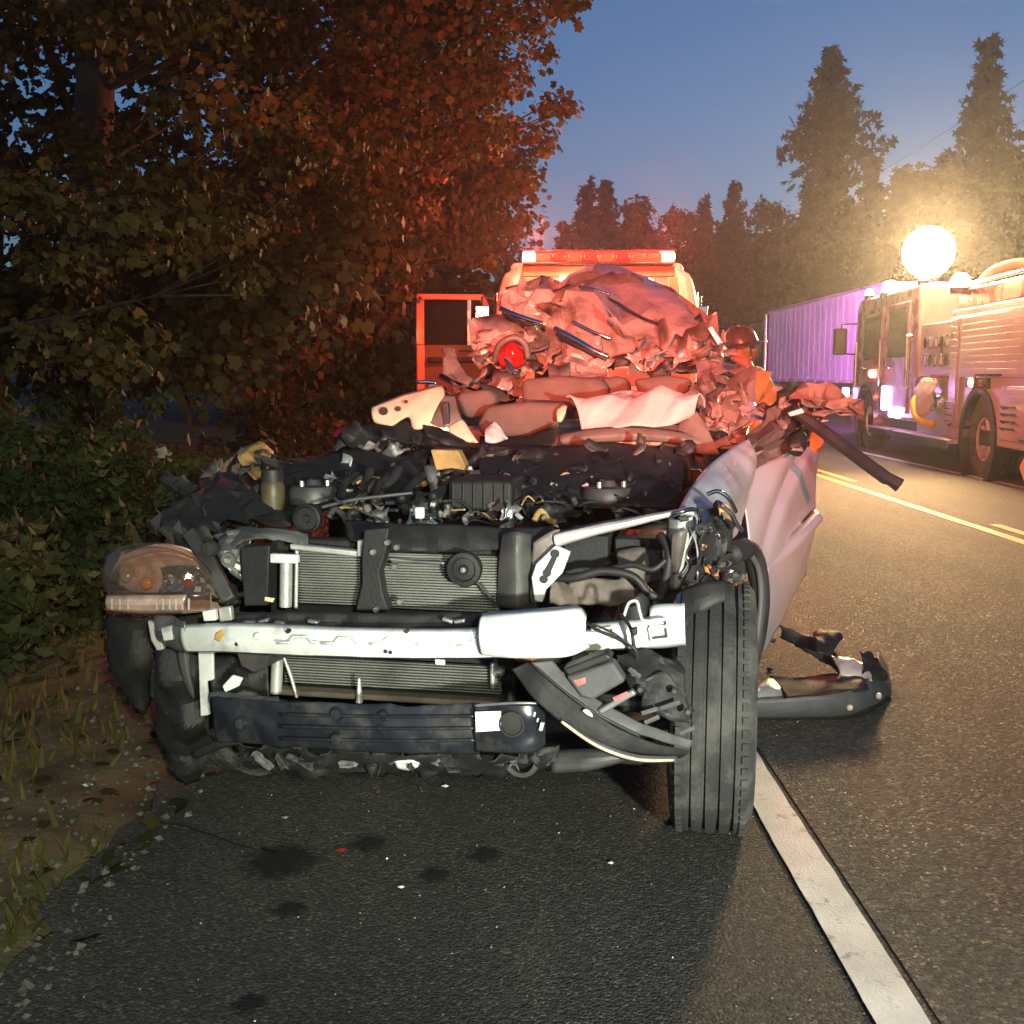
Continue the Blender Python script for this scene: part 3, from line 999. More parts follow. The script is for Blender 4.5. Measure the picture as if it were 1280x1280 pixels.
# ------------------------------------------------------------------ far trees
def conifer_mesh(seed, h, w, ragged=0.25, top=0.0, shape=1.0, belly=None):
    rg = np.random.default_rng(seed)
    ps, ns, ds, ss = [], [], [], []
    levels = int(h * 3.0)
    for i in range(levels):
        f = (i + 0.3) / levels
        z = h * (0.12 + 0.88 * f)
        rad_ = w * ((1 - f) ** shape) + 0.12
        if belly is not None:
            rad_ = w * belly(f)
        k = 5 + int(3 * rg.random())
        a0 = rg.random() * 6.28
        for j in range(k):
            a = a0 + 6.283 * j / k + rg.normal() * 0.25
            r = rad_ * (1 - ragged + 2 * ragged * rg.random())
            if rg.random() < 0.07:
                r *= 1.25
            m_ = max(3, int(r / 0.11))
            for q in range(m_):
                t = (q + rg.random()) / m_
                d = np.array([math.cos(a), math.sin(a), 0])
                zz = z + 0.16 * r * t - 0.50 * r * t * t + rg.normal() * 0.05
                ps.append(d * r * t + np.array([0, 0, zz]) + rg.normal(size=3) * 0.06)
                ns.append(np.array([rg.normal(), rg.normal(), 0.5]))
                ss.append(0.30 + 0.34 * rg.random())
    return np.array(ps), np.array(ns), np.array(ss)


def conifer(label, px, top_py, Y, wpx, seed, **kw):
    tp = P(px, top_py, Y)
    h = tp.z + 0.2
    w = wpx / F_PX * Y / 2
    t = thing('conifer', label, 'tree', (tp.x, Y, -0.1), 0, 'conifers beyond the road')
    b = MB()
    b.tube([(0, 0, -.2), (0.05, 0, h * .5), (0, 0, h)], [0.02 * h, 0.012 * h, 0.02], 7)
    b.build('trunk', M['bark'], t, smooth=180)
    ps, ns, ss = conifer_mesh(seed, h, w, **kw)
    obj_from(leaf_mesh(ps, ns, ss, seed, SPRAY, 0.1), 'crown', M['needle'], t)


conifer('tall ragged conifer standing above the middle of the treeline', 1041, 66, 48, 108, 401, ragged=0.5,
        belly=lambda f: 0.42 if f < 0.52 else (0.42 + 0.5 * (f - 0.52) / 0.24 if f < 0.76 else max(0.04, 0.92 * ((1 - f) / 0.24) ** 0.8)))
conifer('tallest broad conifer at the right edge above the fire engine', 1238, 52, 46, 200, 402, ragged=0.32, shape=0.95)
conifer('spiky conifer nearest the light bar, left of a close pair', 733, 232, 62, 150, 403, ragged=0.3)
conifer('spiky conifer right of the close pair behind the light bar', 758, 229, 64, 140, 404, ragged=0.3)
conifer('small conifer between the close pair and the rounded tree', 785, 262, 60, 120, 405)
conifer('slim dark conifer above the right end of the truck cab', 881, 249, 60, 110, 406, ragged=0.35)
conifer('slim conifer in the middle of the far treeline gap', 918, 231, 66, 130, 407, ragged=0.3)
conifer('conifer just right of the tall ragged conifer', 1091, 193, 50, 110, 408)
conifer('conifer behind the semi trailer, left of the flood lamp', 1125, 213, 52, 110, 409)
conifer('conifer left of the tallest broad conifer', 1182, 196, 52, 120, 410)
conifer('dark conifer at the far left end of the distant treeline', 706, 282, 68, 130, 411)
conifer('conifer just left of the tall ragged conifer', 1012, 232, 54, 90, 412)


def far_tree(label, px, top_py, Y, wpx, seed):
    tp = P(px, top_py, Y)
    w = wpx / F_PX * Y / 2
    h = tp.z
    rg = random.Random(seed)
    cl = []
    for k in range(44):
        f = rg.random()
        z = 0.9 + (h - 1.6) * f
        rr_ = w * (0.95 - 0.75 * f ** 2.2) * math.sqrt(rg.random())
        a = rg.uniform(0, 6.28)
        cl.append((Vector((tp.x + rr_ * math.cos(a), Y + rr_ * math.sin(a), z)), rg.uniform(.5, 1.0)))
    cl.append((Vector((tp.x, Y, h - 0.7)), 0.7))
    broadleaf(label, (tp.x, Y, -0.1), h * 0.8, cl, 150, 0.28, seed, 'farleaf', 0.16, 'far_tree', 'leafy trees beyond the road', SPRAY, 1)


far_tree('rounded leafy tree right of the close conifer pair', 801, 238, 56, 80, 451)
far_tree('small leafy tree left of the slim dark conifer', 850, 252, 56, 70, 452)
far_tree('leafy tree behind the firefighter', 962, 244, 50, 110, 453)
far_tree('leafy tree under the tall ragged conifer', 1045, 238, 46, 120, 454)
far_tree('leafy tree directly behind the flood lamp', 1148, 202, 46, 130, 455)
far_tree('leafy tree at the right edge beside the tallest conifer', 1285, 175, 44, 150, 456)
far_tree('low leafy tree between truck cab and firefighter', 905, 285, 52, 110, 457)
far_tree('low leafy tree behind the light bar', 820, 285, 54, 110, 458)
far_tree('low leafy tree above the semi trailer', 1000, 262, 48, 110, 459)
far_tree('leafy tree left of the right edge above the engine roof', 1215, 215, 44, 130, 460)

# the wood behind them reads as one dark mass
rg = random.Random(77)
cl = []
for k in range(620):
    X = rg.uniform(-16, 62)
    cl.append((Vector((X, rg.uniform(66, 80), rg.uniform(0.6, 7.6 + (2.0 if X > 12 else 0) + 1.4 * math.sin(X * 0.45) + 1.0 * math.sin(X * 1.3)))), rg.uniform(1.2, 2.2)))
for k in range(150):
    X = rg.uniform(16.5, 34)
    cl.append((Vector((X, rg.uniform(24, 60), rg.uniform(0.4, 4.5))), rg.uniform(1.0, 1.8)))
ps, ns, ss = clump_leaves(cl, 34, 0.7, 78)
tag(obj_from(leaf_mesh(ps, ns, ss, 79, SPRAY), 'woods', M['farleaf']), 'dark mass of woods closing the view beyond the road', 'woods', kind='stuff')

# overhead wires
pole_a, pole_b = Vector((16.5, 72.0, 0)), Vector((15.4, 22.0, 0))
for i, (p, lb) in enumerate(((pole_a, 'far wooden utility pole hidden among the conifers'), (pole_b, 'wooden utility pole beside the lay-by past the right edge'))):
    t = thing('utility_pole', lb, 'pole', p, 0, 'utility poles')
    b = MB(); b.tube([(0, 0, -.3), (0, 0, 10.6)], [0.16, 0.11], 10); b.build('post', M['bark'], t)
    b = MB(); b.box((0, 0, 9.9), (2.2, 0.10, 0.12)); b.build('crossarm', M['bark'], t)
for i, (dx, dz, lb) in enumerate(((-1.0, 10.0, 'uppermost thin overhead wire crossing the sky at right'), (0.95, 9.98, 'middle thin overhead wire crossing the sky at right'), (0.0, 8.6, 'lowest thin overhead wire crossing the sky at right'))):
    b = MB()
    a, c = pole_a + Vector((dx, 0, dz)), pole_b + Vector((dx, 0, dz))
    b.tube([a.lerp(c, k / 20) - Vector((0, 0, 0.5 * math.sin(math.pi * k / 20))) for k in range(21)], 0.009, 5)
    tag(b.build('overhead_wire', M['rubber']), lb, 'wire', 'overhead wires')
def wheel(parent, c, R, W, axis='x', rim=0.56, spokes=8, steer=0.0, name='wheel', grooves=4, outer=1):
    """a wheel thing-part with tyre and rim as sub-parts; outer = +1/-1 says which way the dish looks"""
    w = bpy.data.objects.new(name, None)
    COL.objects.link(w)
    w.parent = parent
    w.location = c
    w.rotation_euler.z = steer
    prof = [(R * rim, -W * .42), (R * .80, -W * .53), (R * .93, -W * .50), (R * .985, -W * .43)]
    tw = W * 0.86
    gw = 0.011 if W < 0.26 else 0.014
    xs_ = [-tw / 2 + tw * (k + 1) / (grooves + 1) for k in range(grooves)]
    for x in xs_:
        cr_ = R * (1 - 0.012 * (2 * x / tw) ** 2)
        prof += [(cr_, x - gw / 2), (cr_ - 0.010, x - gw * .38), (cr_ - 0.010, x + gw * .38), (cr_, x + gw / 2)]
    prof += [(R * .985, W * .43), (R * .93, W * .50), (R * .80, W * .53), (R * rim, W * .42), (R * rim * .93, W * .3), (R * rim * .93, -W * .3)]
    b = MB()
    b.lathe(prof, axis='x', n=72, closed=True)
    # tread sipes
    nb = 66
    for k in range(nb):
        t = 2 * math.pi * k / nb
        for s_ in (-1, 1):
            x = s_ * tw * 0.455
            q = Vector((x, R * 0.992 * math.cos(t), R * 0.992 * math.sin(t)))
            b.box(q, (tw * 0.085, 0.020, 0.012), Matrix.Rotation(t, 3, 'X') @ Matrix.Rotation(math.pi / 2, 3, 'X'))
    b.build('tyre', M['tyre'], w, smooth=40)
    o = outer
    b = MB()
    b.lathe([(R * rim * .99, -W * .40), (R * rim * .99, W * .40), (R * rim * .90, W * .36), (R * rim * .86, 0), (R * rim * .90, -W * .36)], axis='x', n=40, closed=True)
    b.lathe([(0.0001, o * W * .18), (R * .16, o * W * .18), (R * .18, o * W * .08), (R * .18, -o * W * .12), (0.0001, -o * W * .12)], axis='x', n=20)
    for k in range(spokes):
        t = 2 * math.pi * k / spokes
        d = Vector((0, math.cos(t), math.sin(t)))
        b.tube([d * R * .12 + Vector((o * W * .10, 0, 0)), d * R * rim * .92 + Vector((o * W * .22, 0, 0))], [R * .075, R * .06], 6)
    b.lathe([(R * .17, o * W * -.02), (R * rim * .9, o * W * .02), (R * rim * .9, o * W * -.04), (R * .17, o * W * -.08)], axis='x', n=30, closed=True)
    b.build('rim', M['alu'], w, smooth=40)
    return w


# ------------------------------------------------------------------ recovery truck seen from behind
T = thing('recovery_truck', 'recovery truck with a lit red light bar and open door behind the wreck', 'truck', (1.06, 13.0, 0.0))
# cab
b = MB(); b.span((-1.19, 0.75, 0.85), (1.19, 2.55, 1.75)); b.build('cab_body', M['truckpaint'], T, bev=0.08, segs=4)
b = MB()
b.ruled([(-1.17, 0.78, 1.751), (1.17, 0.78, 1.751)], [(-1.02, 0.86, 2.60), (1.02, 0.86, 2.60)], 12, 6, 0.03)
b.ruled([(-1.17, 0.78, 1.752), (-1.02, 0.86, 2.60)], [(-1.17, 2.5, 1.752), (-1.02, 2.1, 2.60)], 6, 6, 0.03, (-1, 0, 0))
b.build('cab_rear_wall', M['truckpaint'], T, thick=0.03)
b = MB(); b.span((-1.08, 0.80, 2.56), (1.08, 2.2, 2.72)); b.build('roof', M['truckpaint'], T, bev=0.07, segs=4)
for s in (-1, 1):
    b = MB()
    b.tube([(s * 1.16, 0.80, 1.1), (s * 1.17, 0.79, 1.9), (s * 1.10, 0.82, 2.42), (s * 0.98, 0.86, 2.62)], [0.10, 0.11, 0.11, 0.08], 12, curve=14)
    b.build('rear_pillar', M['truckpaint'], T, smooth=180)
for x0, x1 in ((-0.70, -0.22), (-0.12, 0.38), (0.50, 0.88)):
    b = MB(); b.span((x0, 0.765, 1.86), (x1, 0.80, 2.40)); w = b.build('rear_window', M['darkglass'], T, bev=0.02)
    b = MB()
    for a_, c_ in (((x0 - .03, .745, 1.83), (x1 + .03, .79, 1.86)), ((x0 - .03, .745, 2.40), (x1 + .03, .79, 2.43)), ((x0 - .03, .745, 1.861), (x0, .79, 2.399)), ((x1, .745, 1.861), (x1 + .03, .79, 2.399))):
        b.span(a_, c_)
    b.build('frame', M['rubber'], w)
b = MB(); b.span((-0.9, 2.5, 0.75), (0.9, 3.9, 1.6)); b.build('bonnet', M['truckpaint'], T, bev=0.12, segs=4)
# headboard frame carrying the light bar
b = MB()
b.prism([(-0.94, 0.28, 2.50), (0.90, 0.28, 2.50), (0.90, 0.28, 2.63), (-0.94, 0.28, 2.63)], (0, 0.10, 0))
b.build('headboard_bar', M['redlitframe'], T, bev=0.015)
for s in (-1, 1):
    b = MB()
    b.prism([(s * 0.80, 0.285, 2.50), (s * 0.93, 0.285, 2.50), (s * 1.12, 0.285, 1.2), (s * 0.97, 0.285, 1.2)][::s], (0, 0.09, 0))
    b.build('headboard_post', M['redlitframe'], T, bev=0.015)
b = MB(); b.prism([(-0.99, 0.29, 1.2), (0.99, 0.29, 1.2), (0.96, 0.29, 1.42), (-0.96, 0.29, 1.42)], (0, 0.07, 0)); b.build('headboard_rail', M['redlitframe'], T, bev=0.01)
# light bar
LB = MB(); LB.span((-0.93, 0.17, 2.635), (0.87, 0.47, 2.665)); lb_o = LB.build('light_bar', M['blackgloss'], T, bev=0.008)
for k in range(8):
    x0 = -0.78 + k * 0.19
    b = MB(); b.span((x0, 0.19, 2.667), (x0 + 0.175, 0.45, 2.765)); b.build('lamp_module', M['bulbredsoft'] if k in (0, 2, 4, 6, 7) else M['redlens'], lb_o, bev=0.015)
for x in (-0.86, 0.80):
    b = MB(); b.span((x - 0.075, 0.16, 2.668), (x + 0.075, 0.47, 2.785)); b.build('end_lamp', M['bulbhot'], lb_o, bev=0.03)
b = MB(); b.span((-0.93, 0.18, 2.787), (0.87, 0.46, 2.80)); b.build('cover', M['redlens'], lb_o, bev=0.005)
for x in (-0.42, -0.25, -0.08):
    b = MB(); b.span((x - 0.07, 0.20, 2.44), (x + 0.07, 0.275, 2.495)); b.build('work_lamp', M['bulbwork'], T, bev=0.01)
# mirrors
for s in (-1, 1):
    b = MB()
    b.tube([(s * 1.20, 1.95, 2.35), (s * 1.46, 1.80, 2.37), (s * 1.46, 1.80, 1.62), (s * 1.20, 1.95, 1.60)], 0.020, 8)
    m_ = b.build('mirror_bracket', M['chrome'], T, smooth=60)
    b = MB(); b.span((s * 1.36, 1.77, 1.74), (s * 1.56, 1.83, 2.26)); b.build('mirror', M['chrome'], m_, bev=0.02)
    b = MB(); b.tube([(s * 1.245, 0.95, 1.2), (s * 1.245, 0.95, 2.36)], 0.045, 12); b.build('exhaust_stack', M['chrome'], T, smooth=60)
# open driver's door: plane nearly square to the truck
dz0, dz1, zw = 0.80, 2.42, 1.74
D = bpy.data.objects.new('open_door', None)
COL.objects.link(D); D.parent = T; D.location = (-1.24, 2.05, 0); D.rotation_euler.z = rad(8)
D['label'] = 'open truck door seen from its inner side'
b = MB()
b.prism([(-0.06, 0, dz0), (-1.10, 0, dz0), (-1.12, 0, zw), (-0.02, 0, zw)], (0, 0.06, 0)); b.build('door_panel', M['doorinner'], D, bev=0.012)
b = MB()
fr = [(-0.02, zw), (-0.14, 2.30), (-0.22, dz1), (-1.12, dz1), (-1.13, zw)]
inn = [(-0.10, zw), (-0.19, 2.24), (-0.26, dz1 - .075), (-1.015, dz1 - .075), (-1.015, zw)]
b.prism([(x, -0.005, z) for x, z in fr] + [(x, -0.005, z) for x, z in inn[::-1]], (0, 0.07, 0))
b.build('window_frame', M['redlitframe'], D, bev=0.01)
b = MB(); b.prism([(-1.125, -0.01, dz0), (-1.015, -0.01, dz0), (-1.015, -0.01, zw - .002), (-1.125, -0.01, zw - .002)], (0, 0.075, 0)); b.build('door_edge', M['redlitframe'], D, bev=0.01)
b = MB(); b.span((-0.43, -0.004, zw), (-0.38, 0.05, dz1 - .075)); b.build('vent_divider', M['chrome'], D)
b = MB(); b.prism([(-0.43, 0.03, zw), (-1.015, 0.03, zw), (-1.015, 0.03, dz1 - .075), (-0.43, 0.03, dz1 - .075)], (0, 0.006, 0)); b.build('window_pane', M['clearglass'], D)
b = MB(); b.prism([(-0.10, 0.03, zw), (-0.38, 0.03, zw), (-0.38, 0.03, dz1 - .075), (-0.26, 0.03, dz1 - .075), (-0.19, 0.03, 2.24)], (0, 0.006, 0)); b.build('vent_pane', M['clearglass'], D)
b = MB(); b.span((-0.98, -0.10, 1.50), (-0.30, -0.003, 1.57)); b.build('armrest', M['black'], D, bev=0.015)
b = MB(); b.tube([(-0.55, -0.004, 1.66), (-0.55, -0.05, 1.66), (-0.38, -0.05, 1.66), (-0.38, -0.004, 1.66)], 0.012, 6); b.build('handle', M['chrome'], D)
b = MB(); b.span((-0.20, -0.05, 1.78), (-0.08, -0.012, 1.92)); b.build('marker_lamp', M['bulbamber'], D, bev=0.02)
# deck, chassis and wheels
b = MB(); b.span((-1.22, -2.9, 1.02), (1.22, 0.27, 1.12)); b.build('deck', M['darksteel'], T, bev=0.01)
for s in (-1, 1):
    b = MB(); b.span((s * 1.22, -2.9, 1.0), (s * 1.26, 0.27, 1.22)); b.build('side_rail', M['truckpaint'], T, bev=0.01)
    b = MB(); b.span((s * 0.42 - .05, -2.7, 0.72), (s * 0.42 + .05, 3.6, 1.0)); b.build('chassis_rail', M['rubber'], T)
    b = MB(); b.span((s * 0.9 - .12, -2.97, 0.80), (s * 0.9 + .12, -2.92, 0.92)); b.build('tail_lamp', M['bulbred'], T, bev=0.01)
    wheel(T, (s * 0.98, -1.4, 0.48), 0.48, 0.42, outer=s, spokes=6)
    wheel(T, (s * 1.0, 2.9, 0.48), 0.48, 0.26, outer=s, spokes=6)
    b = MB(); b.lathe([(0.56, -0.24), (0.56, 0.24), (0.58, 0.24), (0.58, -0.24)], (s * 0.98, -1.4, 0.48), 'x', 40, True); b.build('mudguard', M['black'], T)
b = MB(); b.span((-1.15, -2.96, 0.55), (1.15, -2.86, 0.70)); b.build('rear_bumper', M['darksteel'], T, bev=0.02)
lamp('light_bar_glow', 'POINT', (0.30, 12.80, 2.98), 520, (1.0, 0.10, 0.05), size=0.10)
lamp('light_bar_glow', 'POINT', (1.80, 12.80, 2.98), 520, (1.0, 0.10, 0.05), size=0.10)
lamp('work_lamp_beam', 'SPOT', (0.8, 13.1, 2.42), 260, (1.0, 0.50, 0.30), (0.9, 6.0, 0.9), 0.08, 110, 0.8)
lamp('cab_lamp', 'POINT', (1.05, 13.55, 2.50), 60, (1.0, 0.72, 0.45), size=0.06)

# ------------------------------------------------------------------ fire engine in the far lane
M['cabwhite'] = mat('engine_cab_paint', (0.30, 0.24, 0.26), 0.3, 0.0, var=0.1, scale=3, coat=0.5)
FE_A = math.atan(0.08)
E = thing('fire_engine', 'fire engine with roof floodlight and aluminium lockers in the far lane', 'fire engine', (6.02, 14.07, 0.0), -FE_A)
b = MB(); b.span((0.10, -3.2, 0.42), (2.40, 7.0, 0.62)); b.build('chassis', M['rubber'], E, bev=0.02)
# rear body with wheel opening
b = MB()
pts = [(1.26, .46), (0.62, .46)] + [(0.60 * math.cos(t), 0.50 + 0.62 * math.sin(t)) for t in [math.pi * k / 14 for k in range(15)]] + [(-0.62, .46), (-3.2, .46), (-3.2, 2.22), (1.26, 2.22)]
b.prism([(0.0, y, z) for y, z in pts], (2.5, 0, 0))
b.build('body', M['alupanel'], E, bev=0.015)
b = MB(); b.lathe([(0.60, -0.03), (0.60, 0.10), (0.68, 0.10), (0.68, -0.03)], (0.0, 0, 0.50), 'x', 48, True); b.build('wheel_arch', M['rubber'], E)
# lockers with roll-up doors
for y0, y1, z0, z1 in ((-1.62, 0.78, 1.30, 2.12), (-3.1, -0.82, 0.55, 1.20), (0.80, 1.20, 0.62, 2.12), (-3.1, -1.75, 1.30, 2.12)):
    b = MB(); b.span((-0.035, y0, z0), (-0.003, y1, z1)); d_ = b.build('locker_door', M['alupanel'], E, bev=0.01)
    n = int((z1 - z0) / 0.09)
    for k in range(n):
        zz = z0 + 0.03 + (z1 - z0 - 0.06) * (k + .5) / n
        b = MB(); b.span((-0.047, y0 + 0.06, zz - 0.041), (-0.042, y1 - 0.06, zz + 0.041)); b.build('slat', M['alupanel'], d_, bev=0.006)
    b = MB(); b.span((-0.065, (y0 + y1) / 2 - 0.2 * (y1 - y0), z0 + .02), (-0.048, (y0 + y1) / 2 + 0.2 * (y1 - y0), z0 + 0.045)); b.build('handle', M['chrome'], d_)
for y0 in (0.86, -0.98):
    for k in range(4):
        zz = 0.66 + k * 0.085
        b = MB(); b.prism([(-0.05, y0, zz), (-0.05, y0, zz + .012), (-0.09, y0, zz + .05), (-0.09, y0, zz + .035)], (0, 0.28 if y0 > 0 else -0.5, 0)); b.build('louver', M['chrome'], E)
# red lamp plate above the rear wheel
b = MB(); b.span((-0.06, -0.36, 1.17), (-0.004, 0.42, 1.30)); b.build('lamp_plate', M['rubber'], E, bev=0.01)
b = MB(); b.lathe([(0.0001, -0.14), (0.05, -0.13), (0.07, -0.10), (0.07, -0.06)], (0, 0.06, 1.235), 'x', 20); w = b.build('warning_lamp', M['bulbred'], E)
b = MB(); b.lathe([(0.072, -0.10), (0.088, -0.10), (0.088, -0.06), (0.072, -0.06)], (0, 0.06, 1.235), 'x', 20, True); b.build('bezel', M['chrome'], w)
for y in (-0.22, -0.16):
    for z in (1.20, 1.255):
        b = MB(); b.span((-0.08, y - .02, z - .015), (-0.061, y + .02, z + .015)); b.build('reflector', M['redlens'], E)
# hose bed in red, hard suction hose, top rail
b = MB(); b.span((0.06, -3.15, 2.225), (2.44, 1.24, 2.50)); b.build('hose_bed', M['redpaint'], E, bev=0.03)
b = MB(); b.tube([(0.12, -3.1, 2.56), (0.12, 1.2, 2.56)], 0.025, 8); b.build('top_rail', M['chrome'], E)
b = MB(); b.tube([(0.30, 0.95, 2.42), (0.30, 0.95, 2.62), (0.42, 0.7, 2.74), (0.55, 0.3, 2.76), (0.6, 0.0, 2.68), (0.6, -.1, 2.45)], 0.075, 10, curve=24); b.build('suction_hose', M['cream'], E, smooth=180)
# pump panel with gauges, valves and hoses
b = MB(); b.span((0.06, 1.265, 0.46), (2.44, 2.95, 2.10)); b.build('pump_panel', M['alupanel'], E, bev=0.01)
rg = random.Random(3)
for k in range(10):
    y, z = 1.5 + 0.26 * (k % 5), 1.55 + 0.26 * (k // 5)
    b = MB(); b.lathe([(0.0001, -0.02), (0.075, -0.02), (0.085, 0.0), (0.085, 0.04)], (0.04, y, z), 'x', 18); g_ = b.build('gauge', M['trailer'] if k % 3 else M['black'], E)
    b = MB(); b.lathe([(0.078, -0.028), (0.092, -0.028), (0.092, 0.02), (0.078, 0.02)], (0.04, y, z), 'x', 18, True); b.build('bezel', M['chrome'], g_)
for k in range(6):
    y, z = 1.5 + 0.24 * k, 1.30 - 0.03 * (k % 2)
    b = MB(); b.tube([(0.06, y, z), (-0.06, y, z)], 0.02, 8); b.tube([(-0.06, y - .05, z), (-0.06, y + .05, z)], 0.016, 8); b.build('pull_handle', M['chrome'] if k % 2 else M['redlens'], E)
for k, (y, z, m_) in enumerate(((1.65, 0.95, 'chrome'), (2.10, 0.90, 'chrome'), (2.55, 0.98, 'chrome'))):
    b = MB(); b.lathe([(0.0001, -0.12), (0.09, -0.12), (0.10, -0.10), (0.10, 0.06)], (0.06, y, z), 'x', 18); b.build('outlet_cap', M[m_], E)
YEL = mat('yellow_hose', (0.72, 0.55, 0.06), 0.75, var=0.15, bump=0.3)
b = MB(); b.tube([(-0.02, 2.45, 1.05), (-0.16, 2.35, 0.95), (-0.20, 2.1, 0.74), (-0.16, 1.8, 0.66), (-0.10, 1.55, 0.64)], 0.055, 10, curve=24); b.build('hose', YEL, E, smooth=180)
b = MB(); b.ruled([(-0.05, 2.5, 1.28), (-0.07, 2.0, 1.30), (-0.05, 1.6, 1.26)], [(-0.16, 2.45, 0.80), (-0.20, 2.0, 0.72), (-0.14, 1.62, 0.78)], 14, 8, 0.03, (-1, 0, 0), 0.02, 9, 4); b.build('folded_cover', M['airbag'], E, thick=0.01, smooth=180)
b = MB(); b.span((-0.14, -0.66 + 1.4, 0.40), (0.5, 5.1, 0.455)); b.build('running_board', M['alupanel'], E, bev=0.008)
b = MB(); b.span((-0.16, 0.74, 0.34), (-0.142, 5.1, 0.44)); b.build('step_edge', M['chrome'], E)
# cab
b = MB()
prof = [(2.98, .60), (5.28, .60)] + [(6.0 + 0.62 * math.cos(t), 0.52 + 0.64 * math.sin(t)) for t in [math.pi - math.pi * k / 12 for k in range(13)]] + [(6.75, .60), (7.25, .66), (7.28, 1.55), (7.05, 2.62), (6.85, 2.74), (2.98, 2.74)]
b.prism([(0.02, y, z) for y, z in prof], (2.46, 0, 0))
b.build('cab', M['cabwhite'], E, bev=0.06, segs=3)
for y0, y1 in ((3.35, 4.65), (4.95, 6.35)):
    b = MB(); b.span((-0.02, y0, 0.72 if y0 < 4 else 1.20), (0.017, y1, 2.50)); dr = b.build('cab_door', M['cabwhite'], E, bev=0.015)
    b = MB(); b.span((-0.032, y0 + .12, 1.62), (-0.022, y1 - .12, 2.42)); b.build('window', M['darkglass'], dr, bev=0.01)
    b = MB(); b.tube([(-0.03, y1 - .12, 1.46), (-0.07, y1 - .12, 1.46), (-0.07, y1 - .32, 1.46), (-0.03, y1 - .32, 1.46)], 0.012, 6); b.build('handle', M['chrome'], dr)
for y in (3.15, 4.80, 6.55):
    b = MB(); b.tube([(0.0, y, 1.15), (-0.09, y, 1.15), (-0.09, y, 1.95), (0.0, y, 1.95)], 0.026, 8); b.build('grab_rail', M['chrome'], E)
b = MB(); b.prism([(0.15, 7.275, 1.62), (2.35, 7.275, 1.62), (2.30, 7.08, 2.50), (0.20, 7.08, 2.50)], (0, 0.02, 0.004)); b.build('windscreen', M['darkglass'], E)
b = MB(); b.tube([(0.05, 6.9, 2.30), (-0.28, 7.0, 2.30), (-0.30, 7.0, 1.75), (0.05, 6.9, 1.72)], 0.018, 8); mb_ = b.build('mirror_arm', M['rubber'], E)
b = MB(); b.span((-0.42, 6.94, 1.72), (-0.18, 7.06, 2.22)); b.build('mirror', M['rubber'], mb_, bev=0.03)
b = MB(); b.span((-0.02, 7.2, 0.50), (2.5, 7.75, 0.80)); b.build('front_bumper', M['chrome'], E, bev=0.04)
b = MB(); b.lathe([(0.62, -0.05), (0.62, 0.12), (0.70, 0.12), (0.70, -0.05)], (0.02, 6.0, 0.52), 'x', 48, True); b.build('wheel_arch', M['chrome'], E)
for y in (6.0, 0.0):
    wheel(E, (0.20, y, 0.51), 0.51, 0.32, outer=-1, spokes=10)
    wheel(E, (2.30, y, 0.51), 0.51, 0.32, outer=1, spokes=10)
# lamps of the engine
for y, z, r, x, m_ in ((6.6, 2.86, 0.075, 0.12, 'bulbamber'), (5.05, 2.83, 0.14, 0.10, 'bulbamber'), (3.10, 2.84, 0.07, 0.10, 'bulbamber'), (1.06, 2.60, 0.13, 0.02, 'bulbamber')):
    b = MB(); b.lathe([(0.0001, r * .9), (r * .5, r * .8), (r * .85, r * .45), (r, 0), (r, -r * .5), (0.0001, -r * .5)], (x, y, z), 'z', 18); lo = b.build('roof_lamp', M[m_], E, smooth=180)
    b = MB(); b.lathe([(0.0001, -0.02), (r * 1.15, -0.02), (r * 1.15, -0.10), (0.0001, -0.10)], (x, y, z - r * .5), 'z', 18); b.build('base', M['blackgloss'], lo)
b = MB(); b.lathe([(0.0001, -0.14), (0.05, -0.13), (0.075, -0.10), (0.075, -0.0)], (0, 5.35, 1.36), 'x', 20); b.build('warning_lamp', M['bulbred'], E)
for y0, y1, z0, z1 in ((7.22, 7.62, 0.86, 1.10), (3.5, 4.1, 0.64, 0.82), (4.4, 4.6, 0.74, 1.16)):
    b = MB(); b.span((-0.10, y0, z0), (-0.03, y1, z1)); b.build('strobe_lamp', M['strobe'], E, bev=0.03)
# balloon-shaped floodlight on a mast behind the cab
b = MB(); b.tube([(0.30, 3.6, 2.70), (0.30, 3.6, 3.0)], 0.05, 12); mast = b.build('floodlight_mast', M['chrome'], E)
b = MB(); b.lathe([(0.0001, .40), (.15, .375), (.28, .285), (.365, .16), (.40, 0), (.365, -.16), (.28, -.285), (.15, -.375), (0.0001, -.40)], (0.30, 3.6, 3.27), 'z', 36); b.build('floodlight_globe', M['flood'], mast, 180)
b = MB(); b.lathe([(0.16, -.40), (.19, -.38), (.19, -.34), (.16, -.33)], (0.30, 3.6, 3.27), 'z', 28, True); b.build('floodlight_collar', M['blackgloss'], mast)
b = MB(); b.box((-0.03, -1.75, 0.28), (0.03, 0.26, 0.26), Rx(45)); b.build('placard', M['cream'], E)
flp = E.location + Matrix.Rotation(-FE_A, 3, 'Z') @ Vector((0.18, 3.10, 3.26))
lamp('floodlight_beam', 'SPOT', flp, 6800, (1.0, 0.64, 0.29), (1.3, 2.6, 0.0), 0.9, 95, 0.9)
lamp('floodlight_spill', 'POINT', flp + Vector((0, -0.2, 0.15)), 950, (1.0, 0.66, 0.30), size=0.3)
lamp('violet_strobe_glow', 'SPOT', E.location + Matrix.Rotation(-FE_A, 3, 'Z') @ Vector((-0.5, 7.9, 1.3)), 9500, (0.88, 0.20, 1.0), (9.8, 33.0, 2.7), 0.1, 60, 0.8)
lamp('violet_strobe_glow', 'POINT', E.location + Matrix.Rotation(-FE_A, 3, 'Z') @ Vector((-0.55, 3.8, 1.1)), 30, (0.80, 0.42, 1.0), size=0.1)

